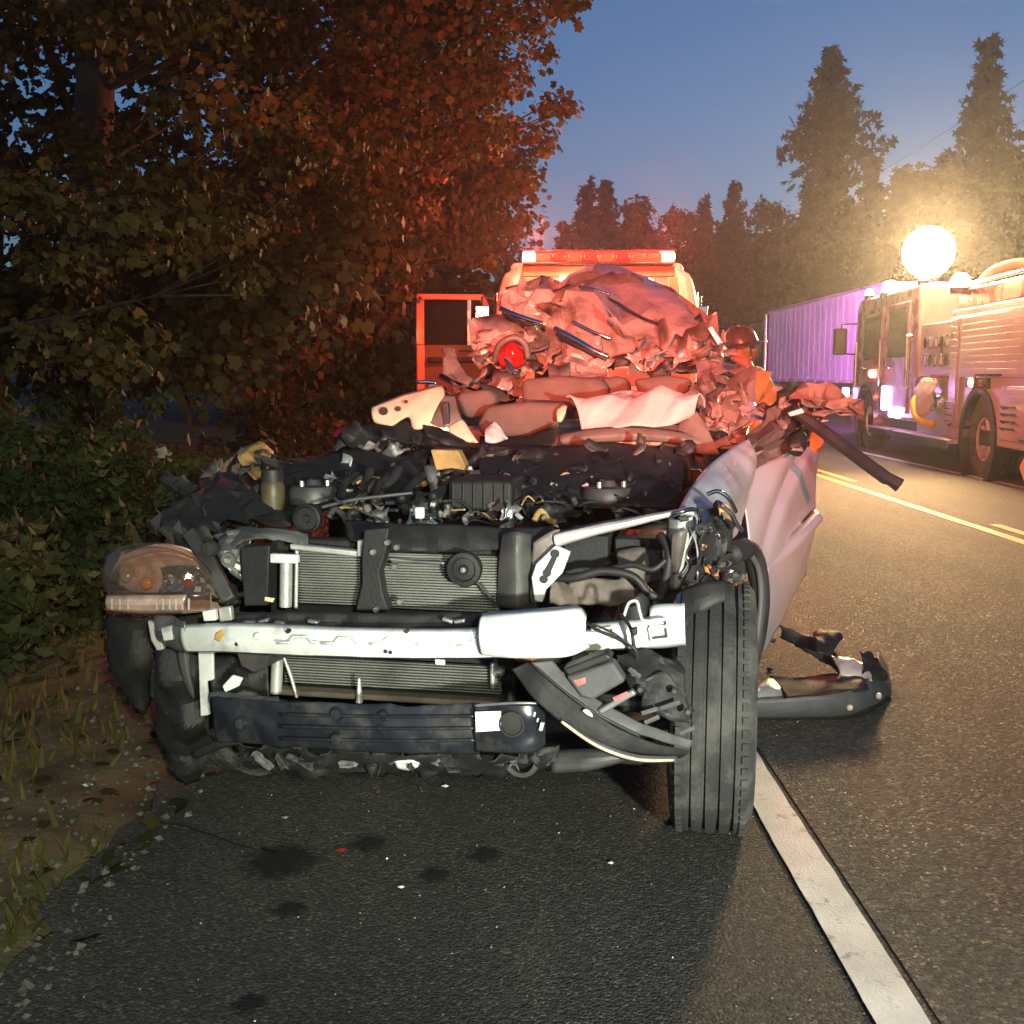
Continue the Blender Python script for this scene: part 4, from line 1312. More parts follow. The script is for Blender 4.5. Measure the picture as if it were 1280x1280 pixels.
# ------------------------------------------------------------------ semi-trailer far up the lay-by
S = thing('semi_truck', 'long pale semi trailer with its tractor standing beyond the fire engine', 'truck', (9.4, 27.5, 0.0))
b = MB(); b.span((0.0, 0.0, 1.14), (2.55, 12.9, 3.66)); b.build('trailer_box', M['trailer'], S, bev=0.03)
for k in range(22):
    y = 0.3 + k * 0.585
    b = MB(); b.span((-0.008, y - .02, 1.22), (-0.002, y + .02, 3.58)); b.build('side_post', M['trailer'], S)
b = MB(); b.span((-0.03, 0.0, 3.60), (-0.003, 12.9, 3.68)); b.span((-0.03, 0.0, 1.12), (-0.003, 12.9, 1.20)); b.build('trim_rail', M['alupanel'], S)
for k in range(11):
    b = MB(); b.span((-0.042, 0.6 + k * 1.15, 1.13), (-0.032, 0.95 + k * 1.15, 1.19)); b.build('reflector', M['reflective'], S)
b = MB(); b.span((0.7, 0.6, 0.75), (1.85, 12.6, 1.13)); b.build('chassis', M['rubber'], S)
for y in (1.4, 2.7, 13.0, 14.3, 18.0):
    for x, o in ((0.22, -1), (2.33, 1)):
        wheel(S, (x, y, 0.5), 0.5, 0.4, outer=o, spokes=6)
b = MB(); b.span((0.05, 14.0, 0.9), (2.5, 16.6, 3.4)); b.build('tractor_cab', M['blackgloss'], S, bev=0.15, segs=4)
b = MB(); b.span((0.3, 16.4, 0.8), (2.25, 18.8, 2.0)); b.build('bonnet', M['blackgloss'], S, bev=0.15, segs=4)
b = MB(); b.span((-0.3, 16.2, 1.9), (-0.1, 16.35, 2.8)); b.build('mirror', M['rubber'], S, bev=0.02)
b = MB(); b.tube([(0.08, 13.6, 1.0), (0.08, 13.6, 3.6)], 0.09, 12); b.build('exhaust_stack', M['chrome'], S)
b = MB(); b.span((0.02, 15.4, 1.9), (0.045, 16.2, 2.7)); b.build('side_window', M['darkglass'], S)

# ------------------------------------------------------------------ firefighter beside the wreck
def skin_mesh(name, verts, edges, m, parent, sub=2, root=0):
    me = bpy.data.meshes.new(name)
    me.from_pydata([v[:3] for v in verts], edges, [])
    o = bpy.data.objects.new(name, me)
    COL.objects.link(o)
    o.parent = parent
    sk = o.modifiers.new('skin', 'SKIN')
    sk.use_smooth_shade = True
    if not me.skin_vertices:
        me.skin_vertices.new()
    for i, v in enumerate(verts):
        r = v[3]
        me.skin_vertices[0].data[i].radius = r if isinstance(r, tuple) else (r, r)
        me.skin_vertices[0].data[i].use_root = (i == root)
    ss_ = o.modifiers.new('subsurf', 'SUBSURF')
    ss_.levels = ss_.render_levels = sub
    me.materials.append(m)
    return o


FFp = P(950, 470, 9.5)
FF = thing('person', 'person in a tan firefighter coat and helmet bending over the wreck', 'person', (FFp.x, 9.5, 0.0), 0)
FF.scale = (1.12, 1.0, 0.925)
# body facing -x (towards the wreck), leaning forward
bv = [(0.06, 0, 0.98, .12), (0.02, 0, 1.20, .12), (-0.06, 0, 1.42, .12), (-0.10, 0, 1.50, .055), (-0.135, 0, 1.57, .052), (-0.155, 0, 1.655, (.085, .098)), (-0.165, 0, 1.74, .072),
      (-0.05, .17, 1.42, .06), (-0.14, .24, 1.17, .047), (-0.36, .20, 1.06, .038), (-0.44, .19, 1.04, .030), (-0.52, .18, 1.03, .026),
      (-0.05, -.17, 1.42, .06), (-0.14, -.24, 1.17, .047), (-0.36, -.20, 1.06, .038), (-0.44, -.19, 1.04, .030), (-0.52, -.18, 1.03, .026),
      (0.05, .10, 0.90, .09), (0.0, .12, 0.50, .065), (0.05, .12, 0.10, .05), (-0.10, .13, 0.05, .04),
      (0.05, -.10, 0.90, .09), (0.02, -.12, 0.50, .065), (0.10, -.12, 0.10, .05), (-0.05, -.13, 0.05, .04),
      (-0.25, 0, 1.655, .016), (-0.225, 0, 1.60, .032)]
be = [(0, 1), (1, 2), (2, 3), (3, 4), (4, 5), (5, 6), (2, 7), (7, 8), (8, 9), (9, 10), (10, 11), (2, 12), (12, 13), (13, 14), (14, 15), (15, 16), (0, 17), (17, 18), (18, 19), (19, 20), (0, 21), (21, 22), (22, 23), (23, 24), (5, 25), (4, 26)]
body = skin_mesh('body', bv, be, M['skin'], FF)
for s in (1, -1):
    b = MB()
    for k in range(4):
        yy = s * .18 + (k - 1.5) * 0.021
        b.tube([(-0.51, yy, 1.035), (-0.56, yy, 1.025 - .004 * abs(k - 1.5)), (-0.59, yy, 1.0), (-0.595, yy, 0.975)], [.0105, .010, .009, .007], 7, curve=8)
    b.tube([(-0.49, s * .18 - s * .03, 1.03), (-0.52, s * .18 - s * .06, 1.01), (-0.55, s * .18 - s * .065, 0.99)], [.012, .011, .008], 7, curve=6)
    b.build('fingers', M['skin'], body, smooth=180)
cv = [(0.07, 0, 0.80, (.20, .18)), (0.06, 0, 1.0, (.185, .165)), (0.02, 0, 1.20, (.18, .165)), (-0.05, 0, 1.40, (.185, .17)), (-0.095, 0, 1.50, (.085, .085)),
      (-0.04, .20, 1.41, .088), (-0.13, .26, 1.17, .075), (-0.36, .21, 1.06, .060), (-0.43, .20, 1.045, .055),
      (-0.04, -.20, 1.41, .088), (-0.13, -.26, 1.17, .075), (-0.36, -.21, 1.06, .060), (-0.43, -.20, 1.045, .055)]
ce = [(0, 1), (1, 2), (2, 3), (3, 4), (3, 5), (5, 6), (6, 7), (7, 8), (3, 9), (9, 10), (10, 11), (11, 12)]
coat_o = skin_mesh('coat', cv, ce, M['coat'], FF)
tv = [(0.05, 0, 0.88, .15), (0.05, .10, 0.80, .12), (0.0, .12, 0.50, .095), (0.05, .12, 0.14, .085), (0.05, -.10, 0.80, .12), (0.02, -.12, 0.50, .095), (0.10, -.12, 0.14, .085)]
skin_mesh('trousers', tv, [(0, 1), (1, 2), (2, 3), (0, 4), (4, 5), (5, 6)], M['coat'], FF)
for s, dx in ((1, 0.0), (-1, 0.05)):
    b = MB(); b.tube([(0.12 + dx, s * .12, 0.06), (0.05 + dx, s * .12, 0.065), (-0.08 + dx, s * .13, 0.05), (-0.17 + dx, s * .13, 0.04)], [.05, .064, .055, .032], 10, curve=10); b.build('boot', M['rubber'], FF, smooth=180)
for z0, x0, rx in ((1.02, 0.055, .19), (1.30, -0.015, .187)):
    b = MB(); b.lathe([(rx, -.028), (rx + .006, 0), (rx, .028)], (x0, 0, z0), 'z', 28); b.build('reflective_band', M['reflective'], coat_o, smooth=180)
for s in (1, -1):
    b = MB(); b.tube([(-0.33, s * .213, 1.072), (-0.37, s * .209, 1.058)], .069, 16, caps=False); b.build('reflective_band', M['reflective'], coat_o, smooth=180)
b = MB()
b.lathe([(0.0001, .150), (.05, .146), (.09, .12), (.118, .07), (.126, .02), (.128, 0), (.165, -.018), (.19, -.03), (.19, -.037), (.16, -.026), (.12, -.012)], (0, 0, 0), 'z', 32)
for k in range(4):
    a = k * math.pi / 4
    b.tube([(math.cos(a) * .122, math.sin(a) * .122, .06), (math.cos(a) * .085, math.sin(a) * .085, .13), (0, 0, .155), (-math.cos(a) * .085, -math.sin(a) * .085, .13), (-math.cos(a) * .122, -math.sin(a) * .122, .06)], .008, 6, curve=14)
hel = b.build('helmet', M['helmet'], FF, smooth=50)
hel.location = (-0.15, 0, 1.735)
hel.rotation_euler = (0, rad(-12), rad(8))
b = MB(); b.prism([(-.135, -.05, .03), (-.135, .05, .03), (-.125, .04, .11), (-.115, 0, .15), (-.125, -.04, .11)], (-.008, 0, 0)); b.build('front_shield', M['reflective'], hel)
b = MB(); b.tube([(0.19 * math.cos(a), 0.19 * math.sin(a), -.03) for a in [k * math.pi / 24 - .8 for k in range(26)]], .006, 6); b.build('brim_edge', M['reflective'], hel)
for s in (1, -1):
    b = MB(); b.lathe([(0.0001, -.012), (.008, -.009), (.012, 0), (.008, .009), (.0001, .012)], (-0.236, s * .034, 1.675), 'x', 10); b.build('eye', M['rubber'], body, smooth=180)
    b = MB(); b.tube([(-0.145, s * .088, 1.69), (-0.140, s * .100, 1.665), (-0.150, s * .092, 1.635)], [.012, .014, .010], 7, curve=8); b.build('ear', M['skin'], body, smooth=180)
b = MB(); b.tube([(-0.238, -.026, 1.605), (-0.244, 0, 1.603), (-0.238, .026, 1.605)], .006, 6); b.build('mouth', M['redlens'], body)
b = MB(); b.tube([(-0.05, -.06, 1.60), (-0.065, -.085, 1.66), (-0.06, 0, 1.64), (-0.065, .085, 1.66), (-0.05, .06, 1.60)], .03, 8, curve=16); b.build('hair', M['trim'], body, smooth=180)
# ------------------------------------------------------------------ the wrecked car
W = thing('wrecked_car', 'crushed silver car with its front torn off and roof crumpled back', 'car', CAR_C, -CAR_A)
rw = random.Random(12)


def LP(seq, v=None):
    """pixel corners (x, y[, v]) to car-local points"""
    return [L(p[0], p[1], p[2] if len(p) > 2 else v) for p in seq]


def plate(name, seq, v, depth, m, parent=W, bev=0.004, smooth=35):
    b = MB(); b.prism(LP(seq, v), (0, depth, 0)); return b.build(name, M[m], parent, smooth, bev)


def pbox(name, x0, y0, x1, y1, v, depth, m, parent=W, bev=0.006):
    a, c = L(x0, y0, v), L(x1, y1, v)
    b = MB(); b.span((a.x, v, c.z), (c.x, v + depth, a.z)); return b.build(name, M[m], parent, 35, bev)


def hose(name, seq, r, m, parent=W, v=None, n=8, curve=None):
    b = MB(); b.tube(LP(seq, v), r, n, curve=curve or 6 * len(seq)); return b.build(name, M[m], parent, 180)


def sheet(name, top, bot, m, parent=W, nu=22, nv=10, bulge=0.0, amp=0.0, freq=6.0, seed=0, thick=0.004, bdir=(0, -1, 0), prof=None, edge=0.0, rag=0.0, smooth=14, sub=0):
    b = MB(); b.ruled(LP(top), LP(bot), nu, nv, bulge, bdir, amp, freq, seed, prof, edge, rag)
    return b.build(name, M[m], parent, smooth, thick=thick, sub=sub)


def facet(name, top, bot, m, parent=W, nu=7, nv=5, depth=0.10, bulge=0.0, seed=0, bdir=(0, -1, 0), thick=0.004, bev=0.010):
    """buckled sheet: large flat facets meeting in hard creases"""
    r = random.Random(seed)
    T_, B_ = LP(top), LP(bot)
    bd = Vector(bdir).normalized()
    vs = []
    for i in range(nu + 1):
        for j in range(nv + 1):
            jt = r.uniform(-.32, .32) if 0 < i < nu else r.uniform(-.12, .12)
            jq = r.uniform(-.32, .32) if 0 < j < nv else r.uniform(-.22, .22)
            t, q = min(1, max(0, (i + jt) / nu)), (j + jq) / nv
            p = lerp_poly(T_, t).lerp(lerp_poly(B_, t), q)
            p = p + bd * (bulge * math.sin(math.pi * min(1, max(0, q))) + r.choice((-1, -.5, .35, .8, 1)) * depth * r.uniform(.4, 1) * .5)
            vs.append(p)
    fs = []
    for i in range(nu):
        for j in range(nv):
            o = i * (nv + 1) + j
            a_, b_, c_, d_ = o, o + 1, o + nv + 2, o + nv + 1
            fs += [(a_, b_, c_), (a_, c_, d_)] if r.random() < .5 else [(a_, b_, d_), (b_, c_, d_)]
    b = MB(); b.add(vs, fs)
    return b.build(name, M[m], parent, 24, thick=thick, bev=bev)


def scrap(name, x, y, v, s_px, m, parent=W, seed=0, aspect=None, flat=0.5):
    """one torn, folded shard of sheet metal or plastic"""
    r = random.Random(seed)
    c = L(x, y, v)
    s = s_px * (3.2 + v) / F_PX
    asp = aspect or r.choice((1.2, 1.6, 2.4, 3.5))
    a = Vector((r.gauss(0, 1), r.gauss(0, .6), r.gauss(0, .55))).normalized()
    n_ = Vector((r.gauss(0, .5), -1 + r.gauss(0, .4), r.uniform(0, 1.2)))
    bb = n_.cross(a).normalized()
    n_ = a.cross(bb).normalized()
    ln, wd = s * math.sqrt(asp), s / math.sqrt(asp)
    nu, nv = r.choice((3, 4, 5)), r.choice((2, 3))
    vs = []
    bend = r.uniform(-.5, .5)
    for i in range(nu + 1):
        for j in range(nv + 1):
            t, q = i / nu * 2 - 1, j / nv * 2 - 1
            e = 1.0 if abs(q) < 1 else r.uniform(.55, 1.25)
            f = 1.0 if abs(t) < 1 else r.uniform(.6, 1.25)
            vs.append(c + a * ln * t * f + bb * wd * q * e + n_ * (bend * ln * t * t + r.gauss(0, .22) * wd + (.3 * wd * abs(q))))
    b = MB(); b.add(vs, [(i * (nv + 1) + j, i * (nv + 1) + j + 1, (i + 1) * (nv + 1) + j + 1, (i + 1) * (nv + 1) + j) for i in range(nu) for j in range(nv)])
    return b.build(name, M[m], parent, 22, thick=0.003)


# --- hidden shell: floor, sills, firewall, rear body
b = MB(); b.span((-0.78, 0.75, 0.26), (0.78, 3.45, 0.36)); b.build('floor_pan', M['black'], W, bev=0.01)
b = MB(); b.span((-0.72, 0.86, 0.36), (0.72, 0.92, 0.98)); b.build('firewall', M['black'], W, bev=0.01)
b = MB(); b.span((-0.62, -0.22, 0.24), (0.60, 0.80, 0.29)); b.build('undertray', M['black'], W, bev=0.01)
for s in (-1, 1):
    b = MB(); b.span((s * 0.80, 0.62, 0.24), (s * 0.86, 2.35, 0.42)); b.build('sill', M['silver'], W, bev=0.02)
    b = MB(); b.ruled([(s * 0.88, 2.0, 1.02), (s * 0.90, 2.7, 1.06), (s * 0.84, 3.5, 1.0)], [(s * 0.86, 2.1, 0.40), (s * 0.87, 2.7, 0.72), (s * 0.82, 3.5, 0.42)], 20, 10, 0.04, (s, 0, 0), 0.03, 3, 2 + s); b.build('rear_quarter_panel', M['silvercrush'], W, thick=0.006)
    wheel(W, (s * 0.76, 2.72, 0.345), 0.345, 0.215, outer=s, spokes=7)
b = MB(); b.ruled([(-0.82, 3.5, 1.0), (0, 3.6, 1.05), (0.82, 3.5, 1.0)], [(-0.8, 3.5, 0.4), (0, 3.58, 0.4), (0.8, 3.5, 0.4)], 20, 10, 0.05, (0, 1, 0), 0.04, 3, 6); b.build('tailgate', M['silvercrush'], W, thick=0.01)

for k in range(34):   # torn bits hanging around the left corner
    x, y = rw.uniform(200, 345), rw.uniform(565, 680)
    if y > 700 - (x - 190) * .2: continue
    scrap('torn_fender_scrap', x, y, .05 + (680 - y) / 120 * .6, rw.uniform(8, 20), rw.choice(('black', 'black', 'darksteel', 'primer', 'trim')), W, 850 + k)

# --- wheels at the front
wheel(W, (0.785, 0.0, 0.362), 0.362, 0.222, outer=1, spokes=7, grooves=4)
wl_ = wheel(W, (-0.74, 0.20, 0.352), 0.352, 0.222, outer=-1, spokes=7, steer=rad(-14))
for s in (-1, 1):
    b = MB(); b.tube([(s * 0.25, 0.05, 0.34), (s * 0.66, 0.0, 0.35)], 0.025, 10); b.build('drive_shaft', M['darksteel'], W)
    b = MB(); b.tube([(s * 0.60, 0.02, 0.36), (s * 0.55, 0.06, 0.62), (s * 0.52, 0.08, 0.80)], [0.035, 0.045, 0.06], 12, curve=12); b.build('suspension_strut', M['rubber'], W, smooth=180)
    b = MB(); b.prism([(s * 0.30, -0.05, 0.24), (s * 0.66, 0.02, 0.27), (s * 0.66, 0.08, 0.27), (s * 0.30, 0.30, 0.24)][::s], (0, 0, 0.035)); b.build('control_arm', M['darksteel'], W, bev=0.008)
    b = MB(); b.tube([(s * 0.46, -0.42, 0.56), (s * 0.44, 0.1, 0.54), (s * 0.42, 0.86, 0.50)], 0.05, 8, curve=8); b.build('chassis_leg', M['darksteel'], W)

# --- radiator / condenser pack
rad_back = pbox('radiator_shroud', 335, 672, 640, 885, -0.18, 0.05, 'black')
def core(x0, y0, x1, y1, v, name='condenser'):
    a, c = L(x0, y0, v), L(x1, y1, v)
    b = MB(); b.span((a.x, v + .012, c.z), (c.x, v + .03, a.z)); o = b.build(name, M['fins'], W, 35)
    n = int((a.z - c.z) / 0.0075)
    b = MB()
    for k in range(n):
        z = c.z + (a.z - c.z) * (k + .5) / n
        w_ = 0.0016 * fbm((k * .3, x0, 0), 2)
        b.box(((a.x + c.x) / 2, v + .004 + w_, z), (c.x - a.x, 0.016, 0.0034))
    f = b.build('fins', M['fins'], o, 0)
    f['kind'] = 'stuff'
    return o
core(373, 688, 452, 757, -0.24)
core(472, 692, 622, 766, -0.24)
core(356, 822, 625, 868, -0.24)
plate('condenser_top_rail', [(362, 680), (455, 690), (455, 697), (362, 687)], -0.27, 0.03, 'alu')
plate('condenser_lip', [(446, 676), (462, 672), (463, 680), (453, 683), (453, 696), (446, 696)], -0.28, 0.02, 'alu')
pbox('condenser_end_plate', 612, 828, 618, 862, -0.275, 0.05, 'alu')
pbox('radiator_bracket', 615, 838, 629, 846, -0.28, 0.03, 'alu')
b = MB(); b.tube(LP([(358, 694), (357, 758)], -0.28), 0.018, 12); b.build('receiver_drier', M['alu'], W, 60)
plate('drier_bracket', [(337, 692), (372, 694), (372, 705), (337, 704)], -0.305, 0.02, 'beamwhite')
b = MB(); b.tube(LP([(371, 688), (370, 760)], -0.26), 0.006, 8); b.build('coolant_pipe', M['alu'], W, 60)
b = MB(); b.tube(LP([(347, 820), (345, 866)], -0.30), 0.017, 12); b.build('receiver_drier', M['alu'], W, 60)
b = MB(); b.tube(LP([(355, 822), (364, 846), (371, 872)], -0.305), 0.005, 8); b.build('coolant_pipe', M['alu'], W, 60)
plate('radiator_side_cover', [(300, 684), (337, 682), (334, 757), (305, 758)], -0.30, 0.06, 'black')
plate('yellow_label', [(331, 746), (343, 748), (341, 753), (331, 751)], -0.312, 0.004, 'cream', bev=0)
# hood latch column
plate('hood_latch_column', [(455, 662), (486, 660), (482, 690), (474, 715), (478, 742), (486, 764), (444, 764), (452, 730), (452, 690)], -0.31, 0.05, 'black')
for x, y in ((466, 690), (484, 678), (496, 684), (494, 708), (470, 762), (500, 752)):
    b = MB(); b.lathe([(0.0001, -.008), (.007, -.008), (.009, -.003), (.009, .006)], L(x, y, -0.315), 'y', 10); b.build('bolt', M['steel'], W)
# horn
hc = L(581, 711, -0.30)
b = MB(); b.lathe([(0.0001, -.020), (.010, -.020), (.014, -.010), (.030, -.008), (.034, -.018), (.046, -.016), (.050, -.004), (.046, .02), (.0001, .03)], hc, 'y', 32); hn = b.build('horn', M['black'], W, 40)
b = MB(); b.lathe([(0.0001, -.026), (.007, -.025), (.009, -.018)], hc, 'y', 12); b.build('centre_nut', M['steel'], hn)
hose('horn_stay', [(555, 704, -.29), (520, 702, -.28), (487, 699, -.28)], 0.004, 'steel')
hose('wire', [(600, 728, -.30), (612, 745, -.30), (622, 758, -.29)], 0.004, 'rubber')
# --- radiator support: upper cross member, left and right uprights
sheet('upper_tie_bar', [(432, 650, -.12), (500, 655, -.16), (580, 656, -.18), (640, 660, -.18), (694, 658, -.18)], [(440, 676, -.20), (500, 688, -.22), (580, 690, -.22), (640, 686, -.22), (694, 690, -.22)], 'black', nu=40, nv=10, bulge=0.008, amp=0.018, freq=9, thick=0.004)
sheet('upper_tie_bar', [(268, 668, -.10), (310, 660, -.14), (355, 660, -.18), (388, 666, -.2)], [(285, 690, -.22), (310, 676, -.24), (355, 678, -.24), (388, 686, -.24)], 'greyplastic', nu=34, nv=10, bulge=0.012, amp=0.03, freq=10, thick=0.004, seed=2, rag=0.008)
sheet('support_upright', [(628, 668, -.24), (646, 664, -.27), (664, 668, -.24)], [(620, 757, -.24), (646, 760, -.27), (667, 757, -.24)], 'darksteel', nu=16, nv=16, bulge=0.015, amp=0.010, freq=8, thick=0.004, seed=4)
sheet('support_bracket', [(666, 678, -.26), (690, 664, -.26), (700, 662, -.25)], [(664, 752, -.26), (672, 752, -.27), (680, 740, -.26)], 'primer', nu=12, nv=14, thick=0.004, amp=0.012, freq=9)
bk = plate('white_bracket', [(670, 705), (694, 682), (713, 690), (703, 716), (682, 738), (678, 753), (668, 752), (664, 722)], -0.30, 0.018, 'beamwhite', bev=0.004)
for x, y, r, s in ((694, 692, .012, 1.0), (684, 716, .011, 1.0), (680, 724, .011, 1.3)):
    b = MB(); b.lathe([(0.0001, -.004), (r, -.004), (r, .004), (.0001, .004)], L(x, y, -0.302), 'y', 14); b.build('slot', M['rubber'], bk, 0)
plate('slot', [(690, 696), (696, 698), (687, 718), (680, 714)], -0.304, 0.006, 'rubber', bk, 0)
# bent pale upper rail running to the right headlamp corner
b = MB(); b.ruled(LP([(692, 668, -.26), (740, 657, -.22), (800, 646, -.17), (850, 637, -.13), (868, 637, -.12)]), LP([(694, 684, -.27), (735, 671, -.24), (800, 655, -.19), (848, 643, -.15), (868, 645, -.14)]), 30, 4, 0.012, (0, -1, .3), 0.004, 16, 3)
b.build('bent_upper_rail', M['pink'], W, 50, thick=0.006)
sheet('upper_rail_flange', [(692, 666, -.20), (760, 651, -.12), (868, 636, -.05)], [(692, 668, -.258), (760, 654, -.20), (868, 638, -.12)], 'primer', nu=18, nv=3, amp=0.004, thick=0.004)
# headlamp corner: rounded post with green-white reservoir
sheet('headlamp_post', [(836, 646, -.10), (852, 650, -.16), (868, 644, -.10)], [(832, 732, -.06), (846, 736, -.10), (858, 720, -.06)], 'beamwhite', nu=10, nv=12, bulge=0.03, amp=0.006, freq=14, seed=4, thick=0.004)
sheet('washer_reservoir', [(840, 668, -.185), (850, 664, -.20), (860, 660, -.185)], [(838, 716, -.14), (847, 716, -.15), (852, 700, -.14)], 'shrub' if False else 'primer', nu=8, nv=8, bulge=0.01, thick=0.004)
hose('post_rim', [(834, 646, -.15), (850, 640, -.17), (868, 637, -.15), (874, 650, -.14), (866, 672, -.14), (858, 692, -.14), (862, 706, -.14), (852, 722, -.14)], 0.007, 'chrome')
plate('post_hole', [(846, 646), (858, 644), (862, 651), (850, 653)], -0.20, 0.01, 'rubber')
# dark cavity behind: battery, relay box, brown block
pbox('battery', 704, 668, 760, 730, 0.00, 0.22, 'black')
pbox('relay_box', 768, 672, 828, 716, 0.05, 0.20, 'black')
sheet('brown_block', [(688, 728, -.12), (730, 724, -.14), (792, 722, -.12)], [(688, 756, -.13), (730, 757, -.15), (796, 756, -.13)], 'amberplastic', nu=26, nv=10, bulge=0.01, amp=0.03, freq=10, thick=0.006, rag=0.01)
M_brown = M['trim']
for o_ in [o for o in W.children if o.name.startswith('brown_block')]:
    o_.data.materials[0] = M_brown
sheet('pale_inner_panel', [(770, 690, 0.0), (800, 684, 0.0), (826, 690, 0.0)], [(776, 726, -.05), (800, 730, -.05), (826, 722, -.05)], 'trim', nu=10, nv=6, amp=0.02, freq=10)
hose('hose', [(690, 722, -.16), (720, 722, -.18), (752, 714, -.18), (790, 720, -.18), (812, 742, -.18), (830, 748, -.17)], 0.012, 'rubber')
hose('hose', [(825, 668, -.12), (836, 690, -.15), (832, 726, -.17), (820, 756, -.17)], 0.013, 'rubber')
hose('hose', [(760, 712, -.15), (790, 706, -.16), (815, 712, -.17), (832, 700, -.16)], 0.009, 'rubber')

# --- left headlamp unit hanging off the corner
hl = bpy.data.objects.new('headlamp', None); COL.objects.link(hl); hl.parent = W
hl['label'] = 'amber and clear headlamp unit hanging off the torn corner'
sheet('housing', [(140, 700, -.18), (200, 680, -.20), (262, 700, -.16), (292, 756, -.14)], [(138, 760, -.18), (190, 768, -.20), (240, 766, -.18), (292, 760, -.14)], 'redlitshell', hl, nu=20, nv=10, bulge=0.05, bdir=(0, 1, 0), thick=0.006)
sheet('reflector', [(146, 705, -.22), (200, 690, -.23), (240, 700, -.21)], [(142, 742, -.22), (200, 742, -.23), (262, 742, -.20)], 'redlitshell', hl, nu=24, nv=12, bulge=0.03, bdir=(0, 1, 0), amp=0.012, freq=14, thick=0.004)
sheet('inner_reflector', [(200, 710, -.245), (235, 706, -.24), (262, 720, -.22)], [(196, 744, -.245), (235, 746, -.24), (272, 748, -.22)], 'chrome', hl, nu=12, nv=6, bulge=0.02, bdir=(0, 1, 0), amp=0.015, freq=25, thick=0.003)
for x, y, r, m_ in ((160, 720, .022, 'alu'), (186, 728, .026, 'amberlens'), (214, 724, .024, 'chrome'), (238, 728, .020, 'redlens')):
    b = MB(); r *= .7; b.lathe([(0.0001, .012), (r * .5, .008), (r * .9, -.004), (r, -.014), (r * 1.06, -.012)], L(x, y, -0.262), 'y', 18); b.build('bulb', M[m_], hl)
sheet('turn_lens', [(134, 744, -.285), (175, 743, -.30), (235, 742, -.285)], [(136, 764, -.285), (175, 767, -.30), (228, 766, -.285)], 'redlitshell', hl, nu=26, nv=4, bulge=0.012, thick=0.006)
b = MB()
for k in range(9):
    x = 140 + k * 10 if k < 3 else 196 + (k - 3) * 8
    b.tube(LP([(x, 748, -.312), (x, 762, -.312)]), 0.003, 5)
f = b.build('lens_flutes', M['pink'], hl, 0); f['kind'] = 'stuff'
sheet('lens_cover', [(135, 694, -.27), (158, 682, -.30), (205, 680, -.30), (250, 698, -.27), (280, 738, -.22)], [(136, 744, -.29), (165, 743, -.31), (205, 743, -.31), (248, 744, -.28), (284, 752, -.23)], 'lens', hl, nu=26, nv=10, bulge=0.03, thick=0.004)
plate('lens_trim', [(228, 744), (262, 742), (262, 762), (228, 764)], -0.28, 0.015, 'lens', hl)

# --- bars and torn corner at the left
b = MB(); b.tube(LP([(238, 668, -.16), (262, 702, -.22), (288, 752, -.26)]), 0.030, 4); b.build('diagonal_stay', M['darksteel'], W, 30, 0.006)
b = MB(); b.tube(LP([(262, 690, -.12), (278, 726, -.16), (296, 756, -.18)]), 0.016, 8); b.build('stay', M['black'], W)
facet('torn_fender_corner', [(186, 662, -.10), (230, 628, 0.0), (262, 600, .25), (296, 590, .4)], [(236, 690, -.16), (262, 672, -.08), (300, 655, .05), (345, 640, .2)], 'black', W, 13, 8, 0.06, 0.03, 911, (-.4, -.5, .7))
facet('torn_fender', [(205, 650, .1), (250, 610, .4), (290, 570, .75), (330, 548, .95)], [(215, 720, .15), (255, 690, .45), (300, 640, .75), (340, 610, .95)], 'black', W, 13, 8, 0.06, 0.03, 912, (-1, -.2, 0))
sheet('torn_fender_edge', [(300, 560, .75), (318, 556, .8), (346, 570, .85)], [(298, 584, .70), (316, 600, .72), (338, 592, .8)], 'trim', nu=10, nv=8, bulge=0.02, amp=0.03, freq=10, seed=9, rag=0.01)
sheet('crumpled_flange', [(270, 676, -.18), (290, 664, -.18), (318, 668, -.18)], [(276, 700, -.2), (292, 712, -.22), (312, 726, -.2)], 'steel', nu=12, nv=10, bulge=0.02, amp=0.03, freq=16, seed=10, rag=0.01)
c_ = L(286, 700, -.24)
b = MB(); b.lathe([(.012, -.006), (.022, -.006), (.024, 0), (.022, .006), (.012, .006)], c_, 'y', 20, True); b.build('ring_mount', M['steel'], W)
c_ = L(262, 686, -.23)
b = MB(); b.lathe([(.0001, -.014), (.02, -.012), (.026, 0), (.022, .02)], c_, 'y', 16); b.build('rubber_cap', M['rubber'], W)
sheet('liner_flap', [(136, 768, -.10), (165, 770, -.14), (200, 772, -.12)], [(150, 850, -.06), (172, 892, -.08), (192, 872, -.06)], 'black', nu=12, nv=14, bulge=0.03, amp=0.02, freq=7, seed=11, rag=0.02)
sheet('wheel_liner', [(200, 812, -.22), (225, 800, -.26), (262, 812, -.24)], [(208, 930, -.12), (236, 985, -.14), (262, 945, -.16)], 'black', nu=24, nv=30, bulge=0.03, amp=0.05, freq=7, seed=12, rag=0.02)
sheet('liner_strip', [(222, 812, -.30), (230, 806, -.31), (237, 812, -.30)], [(236, 868, -.26), (242, 874, -.27), (243, 862, -.26)], 'greyplastic', nu=6, nv=10, bulge=0.01, amp=0.005)

